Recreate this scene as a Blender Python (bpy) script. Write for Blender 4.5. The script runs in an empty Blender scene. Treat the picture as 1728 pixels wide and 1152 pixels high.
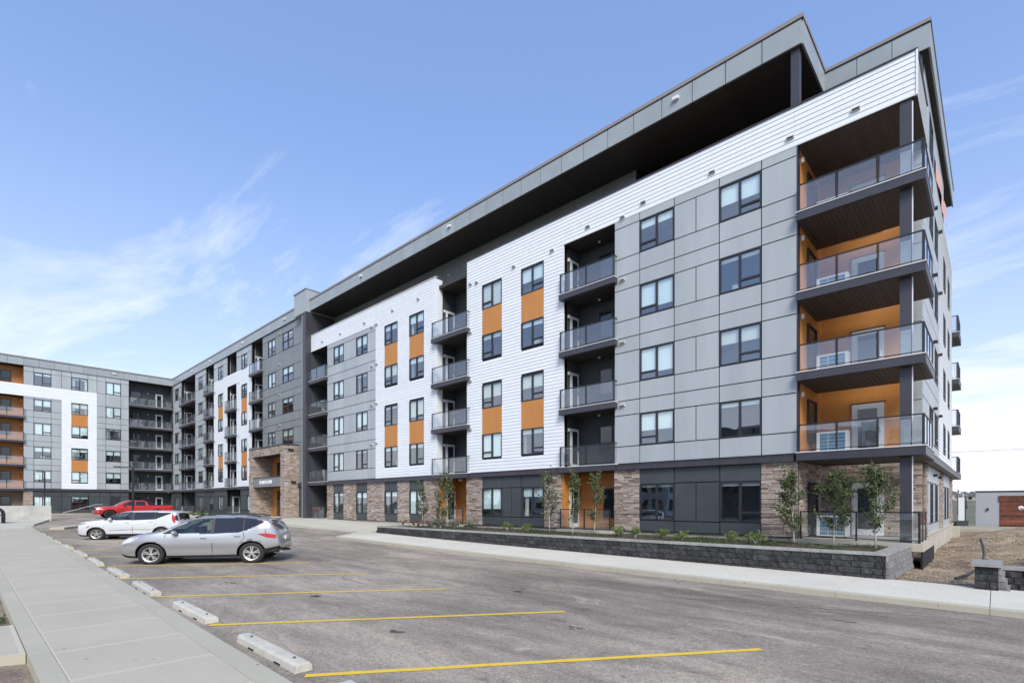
import bpy, bmesh, math, random
from mathutils import Vector, Matrix, noise as mnoise
random.seed(7)
R = math.radians
scene = bpy.context.scene
col = scene.collection

# ------------------------------------------------------------------ camera
CAM = Vector((1.68, -21.03, 1.188))
cam_d = bpy.data.cameras.new('camera')
cam = bpy.data.objects.new('camera', cam_d)
col.objects.link(cam)
cam.location = CAM
cam.rotation_euler = (R(90), 0, math.atan2(.6825, .7309))
cam_d.sensor_fit = 'HORIZONTAL'
cam_d.sensor_width = 36
cam_d.lens = 874 / 1728 * 36
cam_d.shift_y = (849 - 576) / 1728
cam_d.clip_end = 6000
scene.camera = cam

# ------------------------------------------------------------------ light
SUN_AZ, SUN_EL = R(-38), R(40)          # azimuth from +x towards +y
sunv = Vector((math.cos(SUN_AZ) * math.cos(SUN_EL), math.sin(SUN_AZ) * math.cos(SUN_EL), math.sin(SUN_EL)))
sd = bpy.data.lights.new('sun', 'SUN')
sd.energy = 1.7
sd.angle = R(24)                                     # veiled by thin cloud
sd.color = (1.0, .955, .86)
so = bpy.data.objects.new('sun', sd)
so.rotation_euler = (-sunv).to_track_quat('-Z', 'Y').to_euler()
so.location = (30, 20, 60)
col.objects.link(so)

world = bpy.data.worlds.new('World')
scene.world = world
world.use_nodes = True
wn, wl = world.node_tree.nodes, world.node_tree.links
wn.clear()
w_out = wn.new('ShaderNodeOutputWorld')
w_bg = wn.new('ShaderNodeBackground')
w_bg.inputs['Strength'].default_value = .115
sky = wn.new('ShaderNodeTexSky')
sky.sky_type = 'NISHITA'
sky.sun_disc = False
sky.sun_elevation = SUN_EL
sky.sun_rotation = math.pi / 2 - SUN_AZ
sky.air_density = 1.0
sky.dust_density = 1.0
sky.ozone_density = 1.6
tc = wn.new('ShaderNodeTexCoord')
sep = wn.new('ShaderNodeSeparateXYZ')
wl.new(tc.outputs['Generated'], sep.inputs[0])


def wmath(op, a, b=None, clamp=False):
    n = wn.new('ShaderNodeMath')
    n.operation = op
    n.use_clamp = clamp
    for i, v in enumerate((a, b)):
        if v is None:
            continue
        if isinstance(v, (int, float)):
            n.inputs[i].default_value = v
        else:
            wl.new(v, n.inputs[i])
    return n.outputs[0]


zc = wmath('MAXIMUM', sep.outputs['Z'], 0.0)
den = wmath('ADD', zc, .16)
pcx = wmath('DIVIDE', sep.outputs['X'], den)
pcy = wmath('DIVIDE', sep.outputs['Y'], den)
cmb = wn.new('ShaderNodeCombineXYZ')
wl.new(pcx, cmb.inputs[0])
wl.new(pcy, cmb.inputs[1])
mp = wn.new('ShaderNodeMapping')
mp.inputs['Rotation'].default_value = (0, 0, R(-35))
mp.inputs['Scale'].default_value = (.55, 1.25, 1)
mp.inputs['Location'].default_value = (2.3, 4.1, 0)
wl.new(cmb.outputs[0], mp.inputs[0])
n1 = wn.new('ShaderNodeTexNoise')
n1.inputs['Scale'].default_value = 1.1
n1.inputs['Detail'].default_value = 9
n1.inputs['Roughness'].default_value = .62
n1.inputs['Distortion'].default_value = .55
wl.new(mp.outputs[0], n1.inputs['Vector'])
# thin high cloud is thicker towards the horizon
hz = wmath('SUBTRACT', 1.0, wmath('DIVIDE', zc, .46))
cov = wmath('ADD', wmath('SUBTRACT', n1.outputs['Fac'], .55), wmath('MULTIPLY', hz, .25))
veil = wmath('MULTIPLY', wmath('POWER', wmath('MAXIMUM', wmath('SUBTRACT', 1.0, wmath('DIVIDE', zc, .62)), 0.0), 2.0), .72)
cw_ = wmath('MULTIPLY', wmath('MULTIPLY', cov, 3.8, True), .90)
cl = wmath('ADD', wmath('SUBTRACT', wmath('ADD', cw_, veil), wmath('MULTIPLY', cw_, veil)), .05, True)
mix = wn.new('ShaderNodeMix')
mix.data_type = 'RGBA'
wl.new(cl, mix.inputs['Factor'])
gm = wn.new('ShaderNodeGamma')                            # narrows the brightness range of the sky colour
gm.inputs['Gamma'].default_value = .6
wl.new(sky.outputs[0], gm.inputs['Color'])
tint = wn.new('ShaderNodeMix')
tint.data_type = 'RGBA'
tint.blend_type = 'MULTIPLY'
tint.inputs['Factor'].default_value = 1
tint.inputs['B'].default_value = (.90, 1.19, 1.75, 1)
wl.new(gm.outputs[0], tint.inputs['A'])
wl.new(tint.outputs['Result'], mix.inputs['A'])
mix.inputs['B'].default_value = (4.6, 4.75, 5.1, 1)
wl.new(mix.outputs['Result'], w_bg.inputs['Color'])
wl.new(w_bg.outputs[0], w_out.inputs[0])

scene.view_settings.view_transform = 'Standard'
scene.view_settings.look = 'None'
scene.view_settings.gamma = 1
scene.view_settings.exposure = 1.12
scene.render.engine = 'CYCLES'
scene.cycles.max_bounces = 6
scene.cycles.transparent_max_bounces = 12
scene.cycles.use_denoising = True

# ------------------------------------------------------------------ materials
MAT = {}


class NT:
    def __init__(s, m):
        s.n, s.l = m.node_tree.nodes, m.node_tree.links
        s.b = s.n['Principled BSDF']

    def node(s, t, **kw):
        n = s.n.new(t)
        for k, v in kw.items():
            if hasattr(n, k) and k not in n.inputs:
                setattr(n, k, v)
            else:
                n.inputs[k].default_value = v
        return n

    def ln(s, a, b):
        s.l.new(a, b)

    def pos(s, scale=(1, 1, 1)):
        g = s.node('ShaderNodeNewGeometry')
        m = s.node('ShaderNodeMapping')
        m.inputs['Scale'].default_value = scale
        s.ln(g.outputs['Position'], m.inputs[0])
        return m.outputs[0]

    def obj(s, scale=(1, 1, 1)):
        g = s.node('ShaderNodeTexCoord')
        m = s.node('ShaderNodeMapping')
        m.inputs['Scale'].default_value = scale
        s.ln(g.outputs['Object'], m.inputs[0])
        return m.outputs[0]

    def noise(s, vec, scale, detail=4, rough=.55, dist=0):
        n = s.node('ShaderNodeTexNoise')
        n.inputs['Scale'].default_value = scale
        n.inputs['Detail'].default_value = detail
        n.inputs['Roughness'].default_value = rough
        n.inputs['Distortion'].default_value = dist
        s.ln(vec, n.inputs['Vector'])
        return n.outputs['Fac']

    def ramp(s, fac, stops):
        r = s.node('ShaderNodeValToRGB')
        e = r.color_ramp.elements
        while len(e) < len(stops):
            e.new(.5)
        for i, (p, c) in enumerate(stops):
            e[i].position = p
            e[i].color = (*c, 1) if len(c) == 3 else c
        s.ln(fac, r.inputs[0])
        return r.outputs[0]

    def mixc(s, f, a, b, mode='MIX'):
        m = s.node('ShaderNodeMix', data_type='RGBA', blend_type=mode)
        for k, v in (('Factor', f), ('A', a), ('B', b)):
            if isinstance(v, (int, float)):
                m.inputs[k].default_value = v
            elif isinstance(v, tuple):
                m.inputs[k].default_value = (*v, 1) if len(v) == 3 else v
            else:
                s.ln(v, m.inputs[k])
        return m.outputs['Result']

    def bump(s, h, strength, dist=.01):
        b = s.node('ShaderNodeBump')
        b.inputs['Strength'].default_value = strength
        b.inputs['Distance'].default_value = dist
        s.ln(h, b.inputs['Height'])
        s.ln(b.outputs[0], s.b.inputs['Normal'])

    def rand(s):
        oi = s.node('ShaderNodeObjectInfo')
        g = s.node('ShaderNodeNewGeometry')
        m = s.node('ShaderNodeMath', operation='ADD')
        s.ln(oi.outputs['Random'], m.inputs[0])
        s.ln(g.outputs['Random Per Island'], m.inputs[1])
        f = s.node('ShaderNodeMath', operation='FRACT')
        s.ln(m.outputs[0], f.inputs[0])
        return f.outputs[0]


def mat(name, color=(.5, .5, .5), rough=.6, metal=0, spec=.5, var=0.0, vscale=3.0, streak=False, coat=0, rnd=0.0, bump=0.0):
    m = bpy.data.materials.new(name)
    m.use_nodes = True
    t = NT(m)
    b = t.b
    b.inputs['Base Color'].default_value = (*color, 1)
    b.inputs['Roughness'].default_value = rough
    b.inputs['Metallic'].default_value = metal
    b.inputs['Specular IOR Level'].default_value = spec
    if coat:
        b.inputs['Coat Weight'].default_value = coat
        b.inputs['Coat Roughness'].default_value = .04
    src = None
    if var:
        v = t.pos((1, 1, .18) if streak else (1, 1, 1))
        nf = t.noise(v, vscale, 6, .6)
        lo = tuple(max(0, c * (1 - var)) for c in color)
        hi = tuple(min(1, c * (1 + var)) for c in color)
        src = t.ramp(nf, [(.3, lo), (.7, hi)])
        if bump:
            t.bump(t.noise(t.pos(), vscale * 14, 3), bump, .004)
    if rnd:
        rr = t.rand()
        rc = t.ramp(rr, [(0, (1 - rnd,) * 3), (1, (1 + rnd,) * 3)])
        src = t.mixc(1.0, src if src else color, rc, 'MULTIPLY')
    if src:
        t.ln(src, b.inputs['Base Color'])
    MAT[name] = m
    return m


mat('gray_panel', (.395, .42, .43), .5, var=.09, vscale=.8, streak=True, rnd=.035)
mat('slate_panel', (.20, .215, .215), .45, var=.08, vscale=1, rnd=.05)
mat('dark_panel', (.054, .063, .066), .5, var=.12, vscale=1, rnd=.06)
mat('fascia_panel', (.32, .35, .355), .38, var=.08, vscale=.7, rnd=.05)
mat('fascia_cap', (.27, .245, .235), .45)
mat('white_siding', (.77, .79, .805), .55, var=.035, vscale=2, rnd=.02)
mat('white_trim', (.80, .80, .79), .5)
mat('orange_panel', (.52, .215, .052), .5, var=.07, vscale=2.5, streak=True)
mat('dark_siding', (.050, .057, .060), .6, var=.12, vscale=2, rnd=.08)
mat('metal_band', (.052, .049, .060), .42, var=.10, vscale=2, rnd=.05)
mat('black_metal', (.022, .022, .025), .38)
mat('soffit', (.042, .035, .031), .6, rnd=.15)
mat('sheathing', (.012, .012, .014), .8)
mat('room', (.23, .22, .20), .8)
mat('window_frame', (.026, .026, .031), .4)
mat('blind', (.84, .88, .86), .7)
mat('blind_warm', (.74, .71, .64), .7)
mat('curtain_grey', (.30, .31, .32), .8)
mat('door_white', (.72, .73, .74), .45)
mat('flashing', (.62, .61, .59), .5)
mat('lamp_white', (.75, .75, .74), .4)
mat('vent_metal', (.55, .54, .52), .4)
mat('foundation', (.46, .42, .34), .8, var=.16, vscale=1.5, bump=.2)
mat('chrome', (.7, .7, .7), .15, 1)
mat('ac_white', (.72, .72, .70), .45)
mat('ac_coil', (.035, .17, .30), .5, var=.15, vscale=12)
mat('tyre', (.022, .020, .019), .75, var=.25, vscale=9)
mat('rim_alloy', (.62, .60, .57), .3, .75)
mat('rim_black', (.02, .02, .02), .35)
mat('trim_black', (.015, .015, .016), .5)
mat('car_silver', (.43, .43, .43), .30, .55, coat=.7)
mat('car_white', (.60, .61, .61), .25, 0, coat=.8)
mat('car_red', (.50, .012, .012), .25, 0, coat=.9)
mat('lamp_red', (.45, .01, .012), .12, spec=.8)
mat('lamp_clear', (.60, .60, .60), .12, spec=.8)
mat('lamp_amber', (.6, .14, .02), .2)
mat('plate', (.7, .7, .72), .5)
mat('seat', (.05, .05, .055), .8)
mat('stop_concrete', (.52, .49, .415), .85, var=.13, vscale=6, bump=.35, rnd=.06)
mp_ = mat('yellow_paint', (.62, .41, .05), .7)
t_ = NT(mp_)
wr_ = t_.noise(t_.pos(), 9, 5, .75)
t_.ln(t_.mixc(t_.ramp(wr_, [(.56, (0, 0, 0)), (.74, (.75, .75, .75))]), t_.mixc(t_.noise(t_.pos(), .8, 3), (.80, .52, .035), (.68, .46, .06)), (.26, .225, .17)), t_.b.inputs['Base Color'])
mat('block', (.040, .039, .039), .85, var=.55, vscale=16, rnd=.35, bump=.8)
mat('block_cap', (.31, .30, .275), .85, var=.2, vscale=8, rnd=.1, bump=.4)
mat('block_pillar', (.22, .21, .20), .85, var=.3, vscale=9, rnd=.15, bump=.6)
mat('soil', (.075, .050, .036), .95, var=.5, vscale=9, bump=.9)
mat('bark', (.40, .38, .31), .85, var=.35, vscale=18)
mat('pipe_black', (.012, .012, .012), .5)
mat('rust', (.13, .055, .03), .85, var=.5, vscale=8)
mat('wood_door', (.13, .042, .022), .5)
mat('garage_wall', (.40, .40, .42), .8, var=.05, vscale=1)
mat('house_white', (.62, .62, .62), .7)
mat('house_tan', (.42, .38, .32), .7)
mat('house_roof', (.10, .10, .11), .8)
mat('pole_wood', (.16, .14, .12), .9, var=.3, vscale=4)
mat('planks_brown', (.24, .14, .08), .85, rnd=.25)
mat('concrete_wall', (.42, .41, .375), .85, var=.16, vscale=1.3, bump=.3)
mat('wire', (.06, .06, .06), .6)
mat('pink_wrap', (.62, .36, .30), .7)


def glass(name, tint, rough=0.0, coatr=0.0, pale_refl=0.0):
    """thin sheet: clear body, Fresnel reflection plus a constant share from its metallic coating"""
    m = bpy.data.materials.new(name)
    m.use_nodes = True
    n, l = m.node_tree.nodes, m.node_tree.links
    n.clear()
    o = n.new('ShaderNodeOutputMaterial')
    mx = n.new('ShaderNodeMixShader')
    t = n.new('ShaderNodeBsdfTransparent')
    t.inputs[0].default_value = (*tint, 1)
    g = n.new('ShaderNodeBsdfGlossy')
    g.inputs['Roughness'].default_value = rough
    g.inputs['Color'].default_value = (.92, .95, 1, 1)
    lw = n.new('ShaderNodeLayerWeight')                    # Schlick's curve, alike on both faces of the sheet
    lw.inputs['Blend'].default_value = .5
    f = n.new('ShaderNodeMath')
    f.operation = 'POWER'
    f.inputs[1].default_value = 5.0
    l.new(lw.outputs['Facing'], f.inputs[0])
    # faint ripple of the float glass
    geo = n.new('ShaderNodeNewGeometry')
    oi = n.new('ShaderNodeObjectInfo')
    va = n.new('ShaderNodeVectorMath')
    va.operation = 'ADD'
    l.new(geo.outputs['Position'], va.inputs[0])
    l.new(oi.outputs['Random'], va.inputs[1])
    nz = n.new('ShaderNodeTexNoise')
    nz.inputs['Scale'].default_value = .9
    nz.inputs['Detail'].default_value = 1
    l.new(va.outputs[0], nz.inputs['Vector'])
    bp = n.new('ShaderNodeBump')
    bp.inputs['Strength'].default_value = .12
    bp.inputs['Distance'].default_value = .05
    l.new(nz.outputs['Fac'], bp.inputs['Height'])
    l.new(bp.outputs[0], g.inputs['Normal'])
    ma = n.new('ShaderNodeMath')
    ma.operation = 'MULTIPLY_ADD'
    ma.use_clamp = True
    ma.inputs[1].default_value = 1 - coatr
    ma.inputs[2].default_value = coatr
    l.new(f.outputs[0], ma.inputs[0])
    l.new(ma.outputs[0], mx.inputs[0])
    l.new(t.outputs[0], mx.inputs[1])
    l.new(g.outputs[0], mx.inputs[2])
    if pale_refl:                                               # white diffuse share imitates a pale sky reflection on the glass
        df = n.new('ShaderNodeBsdfDiffuse')
        df.inputs[0].default_value = (.8, .82, .85, 1)
        m2 = n.new('ShaderNodeMixShader')
        m2.inputs[0].default_value = pale_refl
        l.new(mx.outputs[0], m2.inputs[1])
        l.new(df.outputs[0], m2.inputs[2])
        mx = m2
    l.new(mx.outputs[0], o.inputs[0])
    MAT[name] = m


glass('window_glass', (.95, .99, .985), coatr=.15)
glass('rail_glass', (.92, .94, .95), coatr=.09, pale_refl=.03)
glass('car_glass', (.62, .72, .68), coatr=.06)
mat('dark_glass', (.02, .026, .028), .04, spec=.9)
mat('tint_glass', (.012, .013, .016), .06, spec=.7)


def m_stone():
    m = mat('stone', (.3, .26, .23), .85)
    t = NT(m)
    rr = t.rand()
    c = t.ramp(rr, [(0, (.19, .135, .105)), (.2, (.44, .37, .305)), (.38, (.30, .22, .175)), (.55, (.55, .48, .42)),
                    (.7, (.38, .30, .25)), (.85, (.48, .43, .40)), (1, (.26, .20, .17))])
    nf = t.noise(t.pos((1, 1, 2.2)), 13, 5, .65)
    c2 = t.mixc(1.0, c, t.ramp(nf, [(.25, (.62, .6, .58)), (.75, (1.25, 1.22, 1.2))]), 'MULTIPLY')
    t.ln(c2, t.b.inputs['Base Color'])
    t.bump(nf, .7, .02)


m_stone()


def m_concrete(name, base, joint=True):
    m = mat(name, base, .9)
    t = NT(m)
    v = t.pos()
    a = t.noise(v, .7, 6, .6)
    b = t.noise(v, 60, 3, .7)
    bru = t.noise(t.pos((26, 1.2, 1)), 2.0, 3, .6)
    c = t.ramp(a, [(.25, tuple(x * .90 for x in base)), (.75, tuple(min(1, x * 1.07) for x in base))])
    c = t.mixc(.35, c, t.ramp(bru, [(.3, (.86, .86, .85)), (.7, (1.08, 1.08, 1.08))]), 'MULTIPLY')
    c = t.mixc(.25, c, t.ramp(b, [(.3, (.75, .75, .74)), (.62, (1.1, 1.1, 1.1))]), 'MULTIPLY')
    # small dark specks of dirt tracked on the slab
    sp = t.noise(t.pos(), 8.5, 2, .5)
    c = t.mixc(t.ramp(sp, [(.72, (0, 0, 0)), (.76, (1, 1, 1))]), c, tuple(x * .45 for x in base))
    if joint:
        g = t.node('ShaderNodeTexCoord')
        sx = t.node('ShaderNodeSeparateXYZ')
        t.ln(g.outputs['Generated'], sx.inputs[0])

        def edge(o, w):
            s1 = t.node('ShaderNodeMath', operation='SUBTRACT')
            t.ln(o, s1.inputs[0])
            s1.inputs[1].default_value = .5
            ab = t.node('ShaderNodeMath', operation='ABSOLUTE')
            t.ln(s1.outputs[0], ab.inputs[0])
            g2 = t.node('ShaderNodeMath', operation='GREATER_THAN')
            t.ln(ab.outputs[0], g2.inputs[0])
            g2.inputs[1].default_value = w
            return g2.outputs[0]
        mxx = t.node('ShaderNodeMath', operation='MAXIMUM')
        t.ln(edge(sx.outputs['X'], .478), mxx.inputs[0])
        t.ln(edge(sx.outputs['Y'], .485), mxx.inputs[1])
        c = t.mixc(mxx.outputs[0], c, tuple(min(1, x * 1.13) for x in base))
    t.ln(c, t.b.inputs['Base Color'])
    t.bump(b, .18, .004)


m_concrete('walk_concrete', (.46, .415, .325))
m_concrete('front_concrete', (.62, .575, .48), False)
m_concrete('curb_concrete', (.45, .415, .32), False)
m_concrete('plaza_concrete', (.53, .495, .40), False)


def m_asphalt():
    m = mat('asphalt', (.13, .125, .12), .9)
    t = NT(m)
    v = t.pos()
    big = t.noise(t.pos((.5, 1, 1)), .20, 6, .62, .6)
    mid = t.noise(t.pos((.45, 1.2, 1)), 1.3, 8, .70, .5)
    spk = t.noise(v, 17, 3, .75)
    fine = t.noise(v, 38, 3, .8)
    c = t.ramp(big, [(.30, (.175, .149, .118)), (.46, (.258, .219, .174)), (.58, (.330, .281, .224)), (.72, (.430, .367, .296))])
    c = t.mixc(.8, c, t.ramp(mid, [(.30, (.60, .595, .59)), (.5, (1, 1, 1)), (.70, (1.40, 1.37, 1.31))]), 'MULTIPLY')
    c = t.mixc(.55, c, t.ramp(spk, [(.30, (.52, .52, .52)), (.5, (1, 1, 1)), (.70, (1.5, 1.48, 1.44))]), 'MULTIPLY')
    c = t.mixc(.8, c, t.ramp(fine, [(.30, (.45, .45, .45)), (.5, (1, 1, 1)), (.68, (1.5, 1.48, 1.46))]), 'MULTIPLY')
    st = t.noise(t.pos((.7, 1.8, 1)), .7, 7, .74, 1.3)
    c = t.mixc(t.ramp(st, [(.57, (0, 0, 0)), (.70, (.75, .75, .75))]), c, (.47, .40, .32))
    blot = t.noise(t.pos((1, 1.5, 1)), 1.9, 6, .7, .8)
    c = t.mixc(t.ramp(blot, [(.60, (0, 0, 0)), (.69, (.55, .55, .55))]), c, (.085, .08, .072))
    # tyre-darkened lanes and oil spots
    ln = t.noise(t.pos((.05, .9, 1)), 1.0, 4, .6, .4)
    c = t.mixc(.55, c, t.ramp(ln, [(.36, (.62, .62, .62)), (.52, (1, 1, 1))]), 'MULTIPLY')
    sp = t.noise(v, 2.6, 5, .68)
    c = t.mixc(t.ramp(sp, [(.685, (0, 0, 0)), (.74, (.7, .7, .7))]), c, (.045, .042, .04))
    # hairline cracks
    vo = t.node('ShaderNodeTexVoronoi', feature='DISTANCE_TO_EDGE')
    vo.inputs['Scale'].default_value = .23
    nn = t.node('ShaderNodeTexNoise')
    nn.inputs['Scale'].default_value = 1.4
    nn.inputs['Detail'].default_value = 6
    t.ln(v, nn.inputs['Vector'])
    t.ln(t.mixc(.16, v, nn.outputs['Color'], 'ADD'), vo.inputs['Vector'])
    gate = t.ramp(t.noise(v, .12, 2), [(.5, (0, 0, 0)), (.62, (.75, .75, .75))])
    crk = t.ramp(vo.outputs['Distance'], [(.0, (1, 1, 1)), (.006, (0, 0, 0))])
    c = t.mixc(t.mixc(1.0, crk, gate, 'MULTIPLY'), c, (.03, .03, .03))
    t.ln(c, t.b.inputs['Base Color'])
    t.bump(spk, .45, .012)


m_asphalt()


def m_ground(name, c0, c1, c2, s1, s2):
    m = mat(name, c0, .95)
    t = NT(m)
    a = t.noise(t.pos(), s1, 8, .65)
    b = t.noise(t.pos(), s2, 3, .7)
    c = t.ramp(a, [(.3, c0), (.5, c1), (.7, c2)])
    c = t.mixc(.7, c, t.ramp(b, [(.3, (.45, .45, .45)), (.65, (1.35, 1.33, 1.3))]), 'MULTIPLY')
    t.ln(c, t.b.inputs['Base Color'])
    t.bump(b, .9, .03)


m_ground('dirt', (.16, .115, .085), (.24, .185, .14), (.33, .265, .205), 1.2, 22)
m_ground('gravel', (.14, .098, .064), (.28, .205, .135), (.41, .32, .22), .55, 20)
m_ground('field', (.10, .09, .065), (.12, .125, .07), (.17, .155, .11), .03, .6)
m_ground('turf', (.045, .075, .02), (.07, .115, .028), (.10, .14, .04), .6, 30)
m_ground('far_road', (.24, .225, .21), (.29, .275, .26), (.34, .325, .31), .5, 30)


def m_leaf(name, cols):
    m = mat(name, cols[0], .55)
    t = NT(m)
    rr = t.rand()
    n = len(cols)
    c = t.ramp(rr, [(i / (n - 1), cc) for i, cc in enumerate(cols)])
    t.ln(c, t.b.inputs['Base Color'])
    t.b.inputs['Transmission Weight'].default_value = 0
    # thin leaf: a little light comes through
    o = [x for x in t.n if x.type == 'OUTPUT_MATERIAL'][0]
    tr = t.node('ShaderNodeBsdfTranslucent')
    t.ln(c, tr.inputs[0])
    mx = t.node('ShaderNodeMixShader')
    mx.inputs[0].default_value = .3
    t.ln(t.b.outputs[0], mx.inputs[1])
    t.ln(tr.outputs[0], mx.inputs[2])
    t.ln(mx.outputs[0], o.inputs[0])


m_leaf('leaf_aspen', [(.035, .055, .02), (.065, .095, .03), (.10, .135, .048), (.05, .075, .026), (.15, .185, .08), (.08, .11, .04), (.28, .25, .08)])
m_leaf('leaf_shrub', [(.08, .13, .03), (.14, .21, .045), (.20, .27, .07), (.26, .31, .11)])
m_leaf('leaf_cover', [(.04, .06, .02), (.07, .10, .03), (.11, .15, .045), (.05, .075, .025)])
m_leaf('leaf_pale', [(.26, .26, .20), (.09, .12, .05), (.4, .4, .34), (.07, .10, .04), (.12, .15, .06)])
m_leaf('leaf_dark', [(.025, .04, .016), (.04, .055, .02), (.03, .045, .02)])

# ------------------------------------------------------------------ mesh helpers
_cube = {}
CV = [(0, 0, 0), (1, 0, 0), (1, 1, 0), (0, 1, 0), (0, 0, 1), (1, 0, 1), (1, 1, 1), (0, 1, 1)]
CF = [(0, 3, 2, 1), (4, 5, 6, 7), (0, 1, 5, 4), (1, 2, 6, 5), (2, 3, 7, 6), (3, 0, 4, 7)]


def cube_mesh(m):
    if m not in _cube:
        me = bpy.data.meshes.new('box_' + m)
        me.from_pydata(CV, [], CF)
        me.materials.append(MAT[m])
        _cube[m] = me
    return _cube[m]


def board_mesh(m):
    k = 'board_' + m
    if k not in _cube:
        me = bpy.data.meshes.new(k)
        v = [list(p) for p in CV]
        v[4][1] = v[5][1] = .40        # top edge lies further back than the bottom edge: a lap
        me.from_pydata(v, [], CF)
        me.materials.append(MAT[m])
        _cube[k] = me
    return _cube[k]


class MB:
    def __init__(s):
        s.v, s.f = [], []

    def box(s, x0, x1, y0, y1, z0, z1):
        b = len(s.v)
        for p in CV:
            s.v.append((x1 if p[0] else x0, y1 if p[1] else y0, z1 if p[2] else z0))
        s.f += [tuple(i + b for i in f) for f in CF]
        return s

    def board(s, x0, x1, y0, y1, z0, z1):
        b = len(s.v)
        for p in CV:
            y = (y1 if p[1] else (y0 + (y1 - y0) * .40 if p[2] else y0))
            s.v.append((x1 if p[0] else x0, y, z1 if p[2] else z0))
        s.f += [tuple(i + b for i in f) for f in CF]
        return s

    def poly(s, pts):
        b = len(s.v)
        s.v += [tuple(p) for p in pts]
        s.f.append(tuple(range(b, b + len(pts))))
        return s

    def prism(s, pts, z0, z1):
        """pts: plan polygon counter-clockwise; z0, z1 numbers or functions of (x, y)"""
        fz = lambda z, p: z(*p) if callable(z) else z
        b, n = len(s.v), len(pts)
        s.v += [(p[0], p[1], fz(z0, p)) for p in pts] + [(p[0], p[1], fz(z1, p)) for p in pts]
        s.f.append(tuple(range(b + n, b + 2 * n)))
        s.f.append(tuple(range(b + n - 1, b - 1, -1)))
        for i in range(n):
            j = (i + 1) % n
            s.f.append((b + i, b + j, b + n + j, b + n + i))
        return s

    def tube(s, pts, r, n=8, caps=True):
        b = len(s.v)
        pts = [Vector(p) for p in pts]
        rs = r if isinstance(r, (list, tuple)) else [r] * len(pts)
        for i, p in enumerate(pts):
            d = (pts[min(i + 1, len(pts) - 1)] - pts[max(i - 1, 0)]).normalized()
            a = d.orthogonal().normalized() if i == 0 else (a - d * a.dot(d)).normalized()
            c = d.cross(a)
            for k in range(n):
                t = 2 * math.pi * k / n
                s.v.append(tuple(p + (a * math.cos(t) + c * math.sin(t)) * rs[i]))
        for i in range(len(pts) - 1):
            for k in range(n):
                k2 = (k + 1) % n
                s.f.append((b + i * n + k, b + i * n + k2, b + (i + 1) * n + k2, b + (i + 1) * n + k))
        if caps:
            s.f.append(tuple(b + k for k in range(n - 1, -1, -1)))
            e = b + (len(pts) - 1) * n
            s.f.append(tuple(e + k for k in range(n)))
        return s

    def mesh(s, name, m, smooth=False):
        me = bpy.data.meshes.new(name)
        me.from_pydata(s.v, [], s.f)
        me.materials.append(MAT[m])
        if smooth:
            me.polygons.foreach_set('use_smooth', [True] * len(me.polygons))
        me.update()
        return me

    def build(s, name, m, parent=None, loc=None, rot=None, smooth=False):
        return link(name, s.mesh(name, m, smooth), parent, loc, rot)


def link(name, me, parent=None, loc=None, rot=None, scale=None):
    o = bpy.data.objects.new(name, me)
    if loc is not None:
        o.location = loc
    if rot is not None:
        o.rotation_euler = (0, 0, rot) if isinstance(rot, (int, float)) else rot
    if scale is not None:
        o.scale = scale
    if parent is not None:
        o.parent = parent
    col.objects.link(o)
    return o


def empty(name, loc=(0, 0, 0), rot=0):
    o = bpy.data.objects.new(name, None)
    o.location = loc
    o.rotation_euler = (0, 0, rot)
    o.empty_display_size = .2
    col.objects.link(o)
    return o


def tag(o, label, cat, group=None):
    o['label'] = label
    o['category'] = cat
    if group:
        o['group'] = group
    return o


def kind(o, k):
    o['kind'] = k
    return o


def cbox(parent, name, x0, x1, y0, y1, z0, z1, m, mesh=None):
    """child box in the parent's own coordinates"""
    return link(name, mesh or cube_mesh(m), parent, (x0, y0, z0), None, (x1 - x0, y1 - y0, z1 - z0))


FRAMES = []


class Frame:
    """a facade: s runs along it, d goes into the building, z is up"""

    def __init__(s, X=None):
        s.X = X
        FRAMES.append(s)
        s.rot = 0 if X is None else math.pi / 2

    def w(s, a, d, z):
        return (a, d, z) if s.X is None else (s.X - d, a, z)


FM, FL, FE = Frame(), Frame(-84.2), Frame(-.3)
bld = empty('apartment_building')
tag(bld, 'long grey and white apartment block with orange accents and stone base', 'building')


def fbox(F, name, s0, s1, d0, d1, z0, z1, m, mesh=None, parent=None):
    return link(name, mesh or cube_mesh(m), parent or bld, F.w(s0, d0, z0), F.rot, (s1 - s0, d1 - d0, z1 - z0))


class Dict(dict):
    def __missing__(s, k):
        s[k] = MB()
        return s[k]


walls = Dict()                                            # backing wall behind the cladding
G = .021                                                  # open joint between panels


def backing(F, s0, s1, z0, z1, d0=.03, d1=.30):
    walls[id(F)].box(s0, s1, d0, d1, z0, z1)


far_panels = {}


def panel(F, s0, s1, z0, z1, m='gray_panel', name='wall_panel', back=True):
    if back:
        backing(F, s0, s1, z0, z1)
    if F is FE or (F is FM and s0 < -53):                  # seen edge-on or far off: one joined part
        far_panels.setdefault((F, m), MB()).box(s0 + G, s1 - G, 0, .035, z0 + G, z1 - G)
        return
    fbox(F, name, s0 + G, s1 - G, 0, .035, z0 + G, z1 - G, m)


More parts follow.
